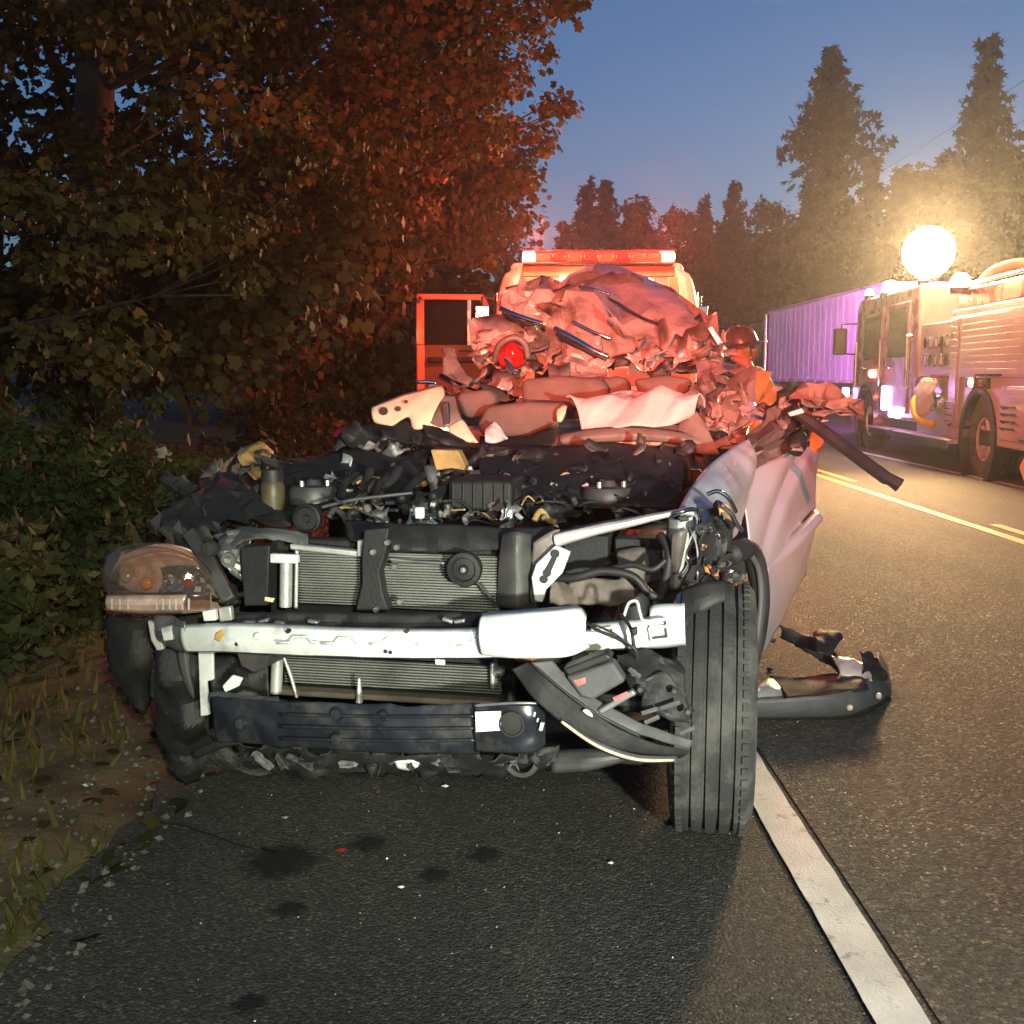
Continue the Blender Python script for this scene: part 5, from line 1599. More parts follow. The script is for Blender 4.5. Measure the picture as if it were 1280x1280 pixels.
# --- bumper beam
def beamprof(q):
    return 0.25 + 0.75 * (math.sin(math.pi * q) ** 0.35 if 0 < q < 1 else 0)
beam = bpy.data.objects.new('bumper_beam', None); COL.objects.link(beam); beam.parent = W
beam['label'] = 'bare white bumper beam with stamped slots'
sheet('beam_bar', [(230, 780, -.40), (300, 778, -.44), (380, 781, -.47), (460, 784, -.485), (540, 785, -.49), (622, 784, -.485), (740, 786, -.46), (806, 782, -.44)],
      [(236, 814, -.40), (300, 815, -.44), (380, 819, -.47), (460, 821, -.485), (540, 822, -.49), (622, 821, -.485), (740, 812, -.46), (806, 806, -.44)],
      'beamwhite', beam, nu=60, nv=10, bulge=0.03, prof=beamprof, amp=0.0035, freq=9, seed=3, thick=0.004)
# stamped raised outline along the beam
b = MB()
for k, x in enumerate((346, 402, 462, 520, 570)):
    y = 800 + (k * .8)
    b.tube(LP([(x, y + 3), (x + 16, y + 3), (x + 21, y - 4), (x + 38, y - 4), (x + 44, y + 3), (x + 52, y + 3)], -.524), 0.0035, 6)
b.build('stamped_rib', M['beamwhite'], beam, 180)
for k, (x, y, r) in enumerate(((322, 795, .010), (432, 797, .009), (446, 813, .008), (258, 797, .008))):
    b = MB(); b.lathe([(0.0001, -.008), (r * .7, -.008), (r, -.002), (r, .02)], L(x, y, -.49 if x > 300 else -.43), 'y', 12); b.build('bolt', M['foam'], beam)
plate('torn_slot', [(268, 792), (276, 787), (282, 790), (281, 800), (274, 803), (267, 800)], -0.462, 0.02, 'amberplastic', beam)
for k, (x, y) in enumerate(((296, 805), (482, 814), (488, 815), (566, 800), (360, 789), (508, 789))):
    b = MB(); b.lathe([(0.0001, -.002), (.006, -.002), (.006, .01)], L(x, y, -.518 if x > 340 else -.47), 'y', 10); b.build('rivet_hole', M['rubber'], beam, 0)
# left end: bent grey end with flange
sheet('beam_end', [(192, 772, -.30), (212, 770, -.36), (236, 776, -.41)], [(202, 808, -.30), (216, 812, -.35), (238, 815, -.41)], 'steel', beam, nu=10, nv=8, bulge=0.02, amp=0.02, freq=15, seed=5, rag=0.006)
plate('end_flange', [(184, 776), (196, 782), (204, 812), (196, 814), (188, 800)], -0.32, 0.02, 'pink', beam)
plate('end_bracket', [(200, 785), (214, 782), (216, 800), (204, 802)], -0.40, 0.03, 'beamwhite', beam)
plate('mount_tab', [(252, 764), (268, 762), (270, 776), (254, 777)], -0.42, 0.02, 'foam', beam)
plate('mount_tab', [(272, 760), (288, 758), (290, 776), (274, 778)], -0.40, 0.02, 'alu', beam)
sheet('dark_gap_trim', [(290, 768, -.36), (420, 766, -.38), (520, 768, -.38), (612, 764, -.38)], [(290, 782, -.38), (420, 784, -.40), (520, 785, -.40), (612, 784, -.40)], 'black', nu=40, nv=4, amp=0.012, freq=14, seed=6, thick=0.02)
for x, y in ((312, 778), (330, 776), (350, 779), (392, 777), (560, 775), (575, 776)):
    b = MB(); b.box(L(x, y, -.43), (0.030, 0.02, 0.010), Ry(rw.uniform(-20, 20))); b.build('clip', M['steel'], W, bev=0.003)
# white energy absorber block, right of centre, with torn rusty edge
sheet('absorber', [(604, 768, -.50), (640, 765, -.535), (690, 762, -.54), (722, 760, -.52), (732, 770, -.50)], [(606, 816, -.50), (640, 820, -.535), (690, 820, -.54), (716, 817, -.52), (738, 806, -.49)], 'foam', nu=34, nv=14, bulge=0.05, prof=lambda q: math.sin(math.pi * q) ** 0.3 if 0 < q < 1 else 0, amp=0.008, freq=10, seed=8, thick=0.01, edge=0.1, smooth=60)
sheet('absorber_lip', [(606, 767, -.46), (660, 763, -.49), (722, 758, -.48)], [(606, 772, -.53), (660, 769, -.565), (726, 765, -.55)], 'foam', nu=20, nv=4, bulge=0.008, amp=0.002, thick=0.006)
sheet('absorber_dent', [(698, 800, -.575), (706, 806, -.58), (722, 800, -.56)], [(700, 806, -.578), (708, 816, -.58), (724, 808, -.56)], 'cream', nu=10, nv=5, amp=0.006, freq=18)
sheet('rusty_edge', [(642, 818, -.545), (664, 812, -.57), (684, 816, -.55)], [(644, 823, -.54), (664, 824, -.555), (680, 822, -.545)], 'rust', nu=12, nv=4, amp=0.004, freq=20, rag=0.004)
# right end of the beam with square boss
sheet('beam_end', [(740, 780, -.46), (790, 775, -.45), (812, 770, -.445), (816, 757, -.44), (856, 755, -.43)], [(738, 812, -.46), (790, 811, -.45), (812, 810, -.445), (830, 809, -.44), (857, 806, -.43)], 'beamwhite', beam, nu=26, nv=8, bulge=0.018, prof=lambda q: math.sin(math.pi * q) ** .4 if 0 < q < 1 else 0, amp=0.003, thick=0.006)
b = MB(); b.tube(LP([(812, 784), (834, 783), (836, 798), (814, 800), (812, 784)], -.475), 0.005, 6); b.build('square_boss', M['beamwhite'], beam)
plate('boss_slot', [(813, 797), (834, 795), (834, 800), (814, 802)], -.478, 0.006, 'rubber', beam, 0)
b = MB(); b.tube(LP([(752, 786), (766, 784), (768, 798), (756, 802), (750, 797)], -.49), 0.0035, 6); b.build('stamped_rib', M['beamwhite'], beam)
hose('lamp_wire_loop', [(780, 770, -.47), (786, 754, -.48), (796, 752, -.48), (800, 766, -.49), (806, 776, -.5), (834, 774, -.5), (838, 782, -.49)], 0.004, 'beamwhite')
hose('wire', [(733, 778, -.50), (752, 790, -.52), (776, 800, -.53), (794, 812, -.53), (797, 824, -.52)], 0.0042, 'rubber')
hose('wire', [(776, 768, -.48), (784, 778, -.51), (790, 790, -.53), (792, 806, -.53), (797, 824, -.52)], 0.0048, 'rubber')
hose('wire', [(728, 780, -.50), (745, 782, -.53), (768, 792, -.54), (790, 808, -.54)], 0.003, 'rubber')
plate('connector', [(788, 786), (796, 784), (797, 794), (790, 796)], -.55, 0.015, 'rubber')

# --- lower apron
plate('apron_stay', [(247, 812), (266, 812), (267, 850), (258, 852), (262, 894), (250, 896)], -0.34, 0.012, 'beamwhite')
plate('torn_chip', [(277, 858), (290, 844), (303, 848), (298, 858), (281, 866)], -0.36, 0.012, 'foam')
sheet('inner_apron', [(262, 822, -.24), (300, 816, -.22), (340, 820, -.22)], [(266, 872, -.28), (300, 872, -.28), (340, 874, -.28)], 'black', nu=16, nv=10, bulge=0.02, amp=0.02, freq=11, seed=13)
sheet('torn_apron_edge', [(262, 866, -.34), (310, 864, -.36), (350, 872, -.38)], [(266, 884, -.36), (310, 880, -.38), (350, 882, -.40)], 'greyplastic', nu=18, nv=5, bulge=0.01, amp=0.015, freq=14, seed=14, rag=0.01)
pbox('condenser_lower_rail', 340, 869, 622, 878, -0.29, 0.05, 'trim')
b = MB(); b.tube(LP([(449, 848), (449, 878)], -.32), [0.004, 0.010], 10); b.build('drain_plug', M['alu'], W)
plate('fin_chip', [(543, 824), (556, 825), (556, 832), (544, 831)], -.29, 0.006, 'foam')
val = bpy.data.objects.new('lower_valance', None); COL.objects.link(val); val.parent = W
sheet('valance_panel', [(262, 872, -.40), (330, 876, -.46), (420, 880, -.49), (520, 882, -.50), (600, 880, -.50)], [(272, 926, -.42), (330, 932, -.46), (420, 938, -.49), (520, 941, -.50), (600, 942, -.50)], 'blackgloss', val, nu=60, nv=20, bulge=0.015, amp=0.014, freq=6, seed=15, thick=0.004, rag=0.004)
for y, a in ((893, .0035), (908, .0045), (923, .0040)):
    b = MB(); b.tube(LP([(350, y, -.492), (430, y + 2, -.515), (520, y + 3, -.525), (594, y + 2, -.522)]), a, 6, curve=24); b.build('valance_rib', M['blackgloss'], val, 180)
for x, y in ((420, 893), (478, 896), (478, 912), (420, 924), (300, 905)):
    b = MB(); b.lathe([(0.0001, -.006), (.014, -.004), (.018, .008)], L(x, y, -.515 if x > 350 else -.46), 'y', 14); b.build('valance_clip', M['blackgloss'], val)
sheet('valance_end', [(594, 881, -.52), (640, 879, -.53), (668, 880, -.52), (682, 890, -.49)], [(594, 940, -.52), (640, 942, -.53), (668, 941, -.52), (682, 930, -.49)], 'blackgloss', val, nu=30, nv=18, bulge=0.010, amp=0.012, freq=8, seed=16, thick=0.004)
plate('white_sticker', [(594, 890), (626, 889), (626, 913), (595, 915)], -.548, 0.003, 'foam', val, 0.0)
b = MB(); b.lathe([(.028, -.006), (.033, -.006), (.033, .008)], L(640, 905, -.545), 'y', 24); b.lathe([(.0001, .0), (.028, .0)], L(640, 905, -.545), 'y', 24); b.build('tow_eye_hole', M['rubber'], val)
hose('valance_edge', [(594, 882, -.535), (640, 879, -.55), (672, 879, -.535)], 0.004, 'steel', val)
for x, y, s in ((677, 908, .010), (668, 893, .006), (672, 900, .005)):
    b = MB(); b.box(L(x, y, -.535), (s, s, s * 2.2), Ry(15)); b.build('bare_metal_patch', M['beamwhite'], val, bev=0.002)
# torn undertray teeth
for k in range(17):
    x = 330 + k * 21 + rw.uniform(-4, 4)
    w_ = rw.uniform(7, 12)
    y1 = 962 + rw.uniform(-6, 14)
    scrap('torn_undertray_tab', x, (938 + y1) / 2, -.42, w_ * 1.1, 'black' if k % 5 else 'greyplastic', W, 30 + k, 2.6)
sheet('torn_undertray_lip', [(300, 930, -.40), (400, 938, -.45), (500, 941, -.46), (600, 942, -.46), (700, 940, -.40)], [(310, 958, -.30), (400, 966, -.34), (500, 964, -.36), (600, 968, -.36), (690, 962, -.30)], 'black', nu=70, nv=8, bulge=0.012, amp=0.03, freq=11, seed=27, rag=0.035)
sheet('silver_tray_scrap', [(492, 952, -.44), (512, 950, -.45), (524, 954, -.44)], [(496, 960, -.43), (510, 963, -.44), (522, 958, -.43)], 'beamwhite', nu=8, nv=4, amp=0.006, freq=16)
c_ = L(652, 950, -.40)
b = MB(); b.lathe([(.034, -.008), (.046, -.008), (.050, 0), (.046, .008), (.034, .008)], c_, 'y', 24, True); b.build('tow_ring', M['darksteel'], W)
hose('brace_bar', [(246, 942, -.36), (275, 930, -.40), (300, 924, -.42)], 0.014, 'rubber')
sheet('brace_panel', [(690, 938, -.35), (740, 936, -.36), (800, 938, -.34)], [(690, 966, -.38), (740, 962, -.38), (806, 945, -.34)], 'darksteel', nu=12, nv=5, bulge=0.01)
hose('lower_brace', [(680, 945, -.30), (740, 940, -.30), (845, 945, -.25)], 0.02, 'black')

# --- bumper strip swinging down on the right, with fog lamp
sw = bpy.data.objects.new('hanging_bumper_strip', None); COL.objects.link(sw); sw.parent = W
sw['label'] = 'black bumper strip hanging diagonally in front of the tyre'
sheet('strip_skin', [(662, 826, -.55), (705, 862, -.58), (765, 905, -.58), (820, 930, -.54), (862, 938, -.48)], [(640, 836, -.55), (672, 876, -.58), (725, 918, -.59), (790, 942, -.56), (850, 946, -.48)], 'black', sw, nu=50, nv=12, bulge=0.004, amp=0.014, freq=7, seed=17, thick=0.004)
sheet('strip_upper', [(690, 826, -.56), (735, 868, -.58), (790, 898, -.57), (866, 926, -.50)], [(664, 829, -.572), (708, 865, -.598), (768, 905, -.60), (862, 936, -.50)], 'greyplastic', sw, nu=44, nv=8, bulge=0.002, amp=0.012, freq=8, seed=18, thick=0.004)
sheet('pale_edge', [(700, 898, -.60), (745, 926, -.605), (795, 943, -.585), (846, 945, -.50)], [(704, 904, -.60), (748, 936, -.605), (795, 952, -.585), (842, 952, -.50)], 'greyplastic', sw, nu=26, nv=3, bulge=0.006, thick=0.005)
hose('edge_bead', [(702, 902, -.61), (746, 932, -.62), (795, 949, -.595), (842, 950, -.51)], 0.004, 'cream', sw)
fl = plate('fog_lamp', [(707, 846), (766, 827), (782, 852), (740, 876), (726, 872)], -.60, 0.05, 'greyplastic', sw, 0.008)
plate('red_label', [(716, 851), (732, 846), (732, 854), (722, 858)], -.604, 0.003, 'labelred', fl, 0)
plate('lamp_shade', [(703, 836), (758, 816), (766, 824), (710, 846)], -.62, 0.06, 'rubber', sw, 0.006)
plate('lamp_bracket', [(746, 888), (790, 862), (796, 868), (752, 894)], -.605, 0.02, 'steel', sw, 0.004)
plate('red_label', [(766, 872), (784, 864), (786, 870), (768, 878)], -.608, 0.002, 'labelred', sw, 0)
sheet('bracket_mess', [(770, 822, -.50), (815, 815, -.48), (850, 830, -.46)], [(790, 868, -.54), (830, 880, -.52), (866, 890, -.48)], 'black', sw, nu=18, nv=10, bulge=0.03, amp=0.03, freq=12, seed=19, rag=0.012)
sheet('grille_piece', [(806, 850, -.56), (835, 842, -.55), (860, 880, -.52)], [(800, 886, -.57), (836, 900, -.55), (866, 905, -.52)], 'rubber', sw, nu=14, nv=8, amp=0.02, freq=14, seed=20)
for a_, c2_ in (((802, 892), (822, 886)), ((806, 904), (824, 896)), ((826, 886), (850, 878)), ((850, 918), (868, 910)), ((786, 836), (800, 846))):
    b = MB(); b.tube(LP([(a_[0], a_[1], -.60), (c2_[0], c2_[1], -.59)]), 0.0055, 4); b.build('clip', M['steel'], sw, 0)
for x, y in ((792, 842), (843, 864), (860, 890), (800, 862)):
    b = MB(); b.lathe([(0.0001, -.005), (.006, -.005), (.009, .0), (.009, .012)], L(x, y, -.59), 'y', 8); b.build('clip', M['darksteel'], sw)
hose('torn_bead', [(664, 828, -.565), (700, 860, -.60), (745, 892, -.61), (800, 920, -.59)], 0.004, 'rubber', sw)
sheet('white_flake', [(728, 888, -.612), (734, 886, -.612), (740, 892, -.612)], [(730, 890, -.612), (735, 894, -.612), (741, 896, -.612)], 'foam', sw, nu=3, nv=2)

# --- engine bay
b = MB(); b.span((-0.40, 0.12, 0.42), (0.36, 0.74, 0.78)); b.build('engine_block', M['darksteel'], W, bev=0.03)
b = MB(); b.span((-0.30, 0.20, 0.78), (0.28, 0.60, 0.84)); b.build('engine_cover', M['black'], W, bev=0.02)
for k in range(4):
    hose('intake_runner', [(420 + k * 42 + rw.uniform(-8, 8), 630 - k * 3, .15), (430 + k * 42, 606 + rw.uniform(-5, 5), .30), (446 + k * 42, 594, .48)], 0.014, 'black')
rc = L(341, 618, .25)
b = MB(); b.lathe([(0.0001, -.06), (.036, -.06), (.04, -.04), (.04, .03), (.03, .05), (.0001, .055)], rc, 'z', 20); r_ = b.build('fluid_reservoir', M['oldfluid'], W, 40)
b = MB(); b.lathe([(0.0001, .085), (.034, .083), (.038, .06), (.038, .045)], rc, 'z', 16); b.build('cap', M['rubber'], r_)
c_ = L(384, 648, .05)
b = MB(); b.lathe([(0.0001, -.012), (.010, -.012), (.014, -.004), (.034, -.004), (.040, -.014), (.046, -.010), (.046, .02), (.0001, .03)], c_, 'y', 24); b.build('pulley', M['black'], W)
hose('ribbed_pipe', [(402, 634, .08), (440, 625, .10), (480, 620, .12), (516, 616, .15)], 0.006, 'darksteel')
hose('fuel_rail', [(420, 625, .05), (455, 640, .04), (482, 652, .03)], 0.004, 'darksteel')
for k, (a_, c2_) in enumerate((((436, 636, .3), (462, 588, .5)), ((462, 624, .3), (498, 586, .5)), ((505, 580, .6), (520, 610, .4)))):
    hose('coolant_hose', [a_, ((a_[0] + c2_[0]) / 2 + 6, (a_[1] + c2_[1]) / 2, (a_[2] + c2_[2]) / 2), c2_], 0.018, 'rubber')
junk = ['steel', 'darksteel', 'trim', 'primer', 'alu', 'black', 'black', 'rubber']
names = {'steel': 'bent_metal_scrap', 'darksteel': 'bent_metal_scrap', 'trim': 'torn_trim_scrap', 'primer': 'torn_panel_scrap', 'alu': 'broken_casting', 'black': 'broken_plastic', 'rubber': 'rubber_scrap'}
for k in range(150):
    x, y = rw.uniform(400, 850), rw.uniform(575, 655)
    if x > 700 and y > 640:
        continue
    v = 0.02 + (655 - y) / 80 * 0.75 + rw.uniform(-.05, .05)
    s = rw.uniform(7, 22)
    a = rw.uniform(-.7, .7)
    m_ = rw.choice(junk) if x < 690 else rw.choice(('black', 'rubber', 'darksteel'))
    dx, dy = s * math.cos(a), s * math.sin(a) * .6
    h = rw.uniform(4, 11)
    scrap(names[m_], x, y, v + .03, s * .75, m_, W, 50 + k)
for k in range(52):
    x, y = rw.uniform(400, 800), rw.uniform(585, 652)
    v = 0.0 + (655 - y) / 80 * 0.7
    ln = rw.uniform(20, 60)
    hose('wire' if k % 3 else 'hose', [(x, y, v), (x + ln * .3, y - rw.uniform(-4, 12), v + .03), (x + ln * .7, y + rw.uniform(-8, 8), v + .02), (x + ln, y + rw.uniform(-8, 10), v)], rw.choice((.003, .004, .006, .010)), rw.choice(('rubber', 'rubber', 'black', 'darksteel', 'amberplastic')))
for k in range(34):
    x, y = rw.uniform(402, 760), rw.uniform(588, 655)
    v = -0.03 + (655 - y) / 80 * 0.7
    b = MB()
    if k % 2:
        r0 = rw.uniform(.006, .014)
        b.lathe([(0.0001, r0 * 1.6), (r0 * .8, r0 * 1.4), (r0, 0), (r0 * .9, -r0)], L(x, y, v), 'z', 10, rot=Rx(rw.uniform(-60, 60)) @ Ry(rw.uniform(-50, 50)))
    else:
        b.box(L(x, y, v), (rw.uniform(.012, .03), .015, rw.uniform(.008, .016)), Ry(rw.uniform(-50, 50)))
    b.build('fitting', M[rw.choice(('darksteel', 'steel', 'alu', 'trim', 'darksteel', 'primer'))], W, 40, bev=0.002)
ab = pbox('air_filter_box', 560, 600, 640, 640, .22, .22, 'black', bev=.012)
for k in range(6):
    p0, p1 = L(566 + k * 13, 604, .215), L(566 + k * 13, 636, .215)
    b = MB(); b.tube([p0, p1], .004, 6); b.build('rib', M['black'], ab)
for x, y, v in ((392, 610, .35), (760, 612, .35)):
    c_ = L(x, y, v)
    b = MB(); b.lathe([(0.0001, .03), (.02, .03), (.03, .012), (.075, .008), (.085, -.01), (.085, -.05)], c_, 'z', 24); o_ = b.build('strut_tower_cap', M['darksteel'], W)
    for q in range(3):
        b = MB(); b.lathe([(0.0001, .03), (.008, .028), (.009, .01)], c_ + Vector((.05 * math.cos(q * 2.1), .05 * math.sin(q * 2.1), 0)), 'z', 8); b.build('nut', M['steel'], o_)
b = MB(); b.box(L(525, 641, -.02), (.026, .02, .034)); b.build('white_connector', M['foam'], W, bev=0.004)
plate('tan_insulation_pad', [(538, 562), (572, 563), (580, 578), (584, 592), (566, 586), (545, 588)], .55, 0.06, 'amberplastic')
# left bay: dark mass with brown flaps
sheet('inner_wing', [(290, 600, .55), (340, 575, .7), (420, 565, .8), (540, 560, .85)], [(300, 650, .15), (350, 655, .1), (420, 640, .2), (520, 625, .3)], 'black', nu=26, nv=12, amp=0.03, freq=7, seed=23, bdir=(0, -.4, .8))
sheet('brown_flap', [(296, 572, .6), (322, 552, .75), (342, 566, .75)], [(318, 600, .5), (330, 598, .55), (334, 580, .6)], 'amberplastic', nu=8, nv=8, bulge=0.01, amp=0.01)
# cowl and black scuttle on the right, wide and deep
sheet('black_cowl', [(600, 556, .92), (680, 560, .90), (780, 556, .90), (866, 566, .86)], [(600, 625, .35), (680, 634, .28), (780, 634, .25), (846, 636, .2)], 'black', nu=30, nv=14, bulge=0.03, bdir=(0, -.3, 1), amp=0.012, freq=4, seed=24, thick=0.006)
for x, y, s in ((793, 606, .022), (800, 615, .03), (727, 617, .014), (836, 600, .012), (700, 596, .010), (745, 588, .010)):
    b = MB(); b.box(L(x, y, .26 + (636 - y) / 80 * .6), (s, .01, s * .5), Ry(rw.uniform(-20, 20)) @ Rx(25)); b.build('glass_shard', M['lens'], W)

for k in range(46):
    x, y = rw.uniform(590, 862), rw.uniform(562, 634)
    scrap('broken_plastic', x, y, .20 + (636 - y) / 80 * .62, rw.uniform(5, 15), rw.choice(('black', 'black', 'rubber', 'darksteel', 'trim', 'rubber')), W, 940 + k)

# --- cabin: dashboard, airbag, seats, trim
sheet('dashboard_edge', [(700, 543, .98), (760, 535, .96), (820, 536, .96), (880, 545, .98)], [(704, 556, .96), (760, 552, .93), (820, 551, .93), (880, 560, .96)], 'trim', nu=22, nv=6, bulge=0.03, amp=0.006, freq=8, thick=0.01)
sheet('tan_dash_foam', [(706, 554, .97), (760, 550, .95), (830, 551, .95)], [(704, 566, .95), (760, 564, .92), (826, 566, .92)], 'cream', nu=20, nv=5, bulge=0.015, amp=0.012, freq=10, seed=25, rag=0.006)
sheet('dash_end', [(850, 515, 1.05), (870, 514, 1.02), (882, 530, 1.0)], [(846, 560, .98), (874, 566, .95), (900, 568, .95)], 'trim', nu=12, nv=10, bulge=0.04, amp=0.015, freq=9, seed=26)
ab_top = [(706, 500, 1.10), (725, 503, 1.12), (750, 492, 1.18), (775, 485, 1.22), (800, 487, 1.24), (822, 484, 1.26), (846, 494, 1.22), (864, 500, 1.18), (880, 512, 1.10)]
ab_bot = [(730, 542, 1.00), (745, 541, .97), (760, 536, .95), (780, 534, .94), (800, 533, .94), (820, 534, .94), (838, 536, .95), (852, 534, .98), (866, 528, 1.02)]
b = MB(); b.ruled(LP(ab_top), LP(ab_bot), 64, 28, 0.06, (0, -.5, .8), 0.075, 3.0, 28, edge=0.4); b.build('deployed_airbag', M['airbag'], W, 180, thick=0.006)['label'] = 'white deployed airbag draped over the dashboard'
sheet('airbag_tie', [(696, 512, 1.06), (704, 506, 1.07), (709, 508, 1.07)], [(697, 527, 1.03), (702, 527, 1.03), (707, 516, 1.05)], 'cream', nu=5, nv=5, bulge=0.01)
plate('glass_edge', [(682, 552), (694, 528), (698, 530), (688, 554)], .98, 0.01, 'lens')
def cushion(name, seq, v, depth, m='cloth', sub=0):
    """padded block with rounded edges and a seam across its face"""
    pts = LP(seq, v)
    b = MB(); b.prism(pts, (0, depth, 0))
    o = b.build(name, M[m], W, 40, bev=0.030, segs=4)
    return o
cushion('seat_back', [(650, 474), (700, 470), (752, 473), (760, 486), (757, 508), (700, 512), (652, 508)], 1.45, 0.20)
cushion('headrest', [(735, 476), (770, 470), (786, 474), (788, 500), (752, 502), (736, 496)], 1.55, 0.12)
cushion('seat_back', [(792, 474), (835, 469), (862, 473), (866, 484), (850, 496), (800, 500)], 1.55, 0.2)
cushion('seat_cushion', [(568, 492), (610, 486), (622, 500), (608, 520), (580, 524), (572, 508)], 1.25, 0.2)
cushion('seat_cushion', [(606, 508), (660, 502), (706, 504), (702, 528), (660, 546), (600, 548), (596, 530)], 1.10, 0.3)
sheet('seat_frame_cavity', [(600, 478, 1.4), (625, 486, 1.38), (638, 500, 1.35)], [(604, 490, 1.38), (622, 501, 1.35), (634, 503, 1.35)], 'rubber', nu=8, nv=4, amp=0.01)
sheet('blue_grey_carpet', [(600, 545, 1.05), (650, 548, 1.0), (700, 530, 1.0)], [(600, 562, .95), (650, 562, .92), (692, 558, .92)], 'black', nu=12, nv=6, amp=0.02)
cp = bpy.data.objects.new('cream_trim_panel', None); COL.objects.link(cp); cp.parent = W
cp['label'] = 'cream inner trim panel with two dark holes'
sheet('panel_skin', [(466, 510, 1.0), (500, 496, 1.02), (535, 486, 1.04), (551, 483, 1.05), (556, 495, 1.03)], [(469, 528, .95), (486, 534, .93), (510, 521, .94), (518, 536, .92), (536, 534, .93)], 'cream', cp, nu=20, nv=8, bulge=0.02, amp=0.012, freq=7, seed=28, thick=0.012)
for x, y, r in ((479, 514, .016), (497, 511, .010), (507, 502, .006)):
    p = L(x, y, .94); b = MB(); b.lathe([(0.0001, -.002), (r, -.002), (r, .012)], p, 'y', 12); b.build('hole', M['rubber'], cp, 0)
sheet('panel_foot', [(560, 530, .98), (572, 522, .98), (580, 526, .98)], [(564, 544, .93), (584, 552, .92), (598, 553, .93)], 'cream', nu=8, nv=6, bulge=0.01, amp=0.01)
sheet('folded_trim', [(536, 502, 1.0), (552, 494, 1.03), (568, 494, 1.05)], [(538, 530, .95), (556, 535, .93), (576, 524, .96)], 'primer', nu=12, nv=10, bulge=0.02, amp=0.02, freq=10, seed=29)
plate('trim_slot', [(552, 504), (560, 502), (562, 530), (554, 534)], .93, 0.02, 'rubber')
sheet('pink_flake', [(608, 536, .98), (618, 526, 1.0), (632, 542, .98)], [(606, 552, .95), (618, 553, .95), (636, 548, .95)], 'pink', nu=8, nv=6, bulge=0.01, amp=0.03, freq=14, seed=30)
sheet('dark_fold', [(430, 536, .95), (470, 528, .98), (500, 522, 1.0), (540, 540, .95)], [(420, 560, .85), (470, 562, .85), (510, 558, .85), (560, 556, .85)], 'black', nu=20, nv=8, bulge=0.03, amp=0.03, freq=8, seed=31)
sheet('torn_black_flap', [(530, 530, .93), (552, 536, .93), (580, 550, .9)], [(540, 552, .88), (566, 560, .86), (600, 560, .86)], 'black', nu=12, nv=6, bulge=0.03, amp=0.015, freq=9, seed=32)
sheet('red_marker_shard', [(416, 540, 1.0), (430, 532, 1.02), (444, 534, 1.0)], [(416, 546, .98), (430, 545, .98), (440, 540, .98)], 'redlens', nu=6, nv=4, amp=0.006)
sheet('chrome_strip', [(520, 476, 1.3), (535, 475, 1.3), (546, 477, 1.3)], [(522, 480, 1.3), (535, 480, 1.3), (546, 481, 1.3)], 'chrome', nu=6, nv=2, amp=0.004)
# --- crumpled mass of dash and trim between cabin and door line at the left
for k in range(46):
    x = rw.uniform(425, 700); y = rw.uniform(468, 500) if x > 545 else rw.uniform(540, 572)
    v = 1.75 + rw.uniform(-.15, .1) if x > 545 else .85 + rw.uniform(-.05, .1)
    s = rw.uniform(8, 26); h = rw.uniform(5, 12)
    m_ = rw.choice(('primer', 'trim', 'primer', 'silvercrush', 'black')) if x > 545 else rw.choice(('black', 'trim', 'black', 'primer'))
    scrap('torn_panel_scrap', x, y, v, s * .8, m_, W, 150 + k)

# --- crumpled roof and rear
rf = bpy.data.objects.new('crushed_roof', None); COL.objects.link(rf); rf.parent = W
rf['label'] = 'crushed roof skin folded up behind the seats'
facet('roof_skin', [(688, 400, 2.25), (700, 372, 2.4), (722, 352, 2.6), (762, 346, 2.75), (806, 356, 2.75), (845, 372, 2.65), (872, 392, 2.5), (892, 410, 2.35)], [(684, 436, 2.1), (705, 446, 2.0), (730, 452, 1.95), (765, 458, 1.92), (806, 464, 1.92), (845, 462, 1.95), (878, 452, 2.05), (900, 440, 2.15)], 'silvercrush', rf, 8, 4, 0.17, 0.12, 921, (0, -.6, .6), bev=0.03)
facet('torn_roof_edge', [(700, 372, 2.38), (724, 350, 2.58), (764, 344, 2.73), (808, 354, 2.73), (848, 371, 2.63)], [(694, 388, 2.22), (726, 366, 2.36), (768, 360, 2.46), (812, 374, 2.46), (850, 388, 2.4)], 'primer', rf, 12, 3, 0.08, 0.05, 909, (0, -.6, .7))
facet('roof_fold', [(632, 386, 2.3), (636, 362, 2.4), (662, 352, 2.5), (690, 352, 2.5), (716, 366, 2.45)], [(628, 390, 2.15), (650, 396, 2.1), (672, 402, 2.1), (690, 408, 2.1), (700, 400, 2.1)], 'silvercrush', rf, 5, 3, 0.12, 0.08, 902, (0, -.7, .5))
facet('rear_quarter_fold', [(588, 402, 2.2), (606, 396, 2.25), (630, 390, 2.25), (656, 402, 2.2), (684, 408, 2.2)], [(598, 462, 2.0), (615, 466, 1.95), (640, 468, 1.95), (662, 466, 1.95), (690, 464, 2.0)], 'silvercrush', rf, 7, 6, 0.15, 0.06, 903, (0, -1, 0))
b = MB(); b.tube(LP([(618, 452, 1.86), (624, 432, 1.84), (642, 422, 1.84), (656, 430, 1.86), (660, 448, 1.88)]), 0.016, 7, curve=18); b.build('lamp_socket', M['primer'], rf, 180)
b = MB(); b.ruled(LP([(622, 436, 1.88), (640, 426, 1.86), (656, 436, 1.90)]), LP([(626, 458, 1.86), (640, 462, 1.84), (656, 456, 1.88)]), 12, 8, 0.02, (0, -1, 0), 0.02, 9, 5); b.build('tail_lamp', M['redlens'], rf, 30, thick=0.004)
facet('rear_seat_shell', [(686, 434, 2.0), (715, 446, 1.9), (760, 458, 1.88)], [(680, 472, 1.85), (715, 476, 1.8), (762, 478, 1.8)], 'silvercrush', rf, 5, 4, 0.1, 0.05, 904, (0, -1, 0))
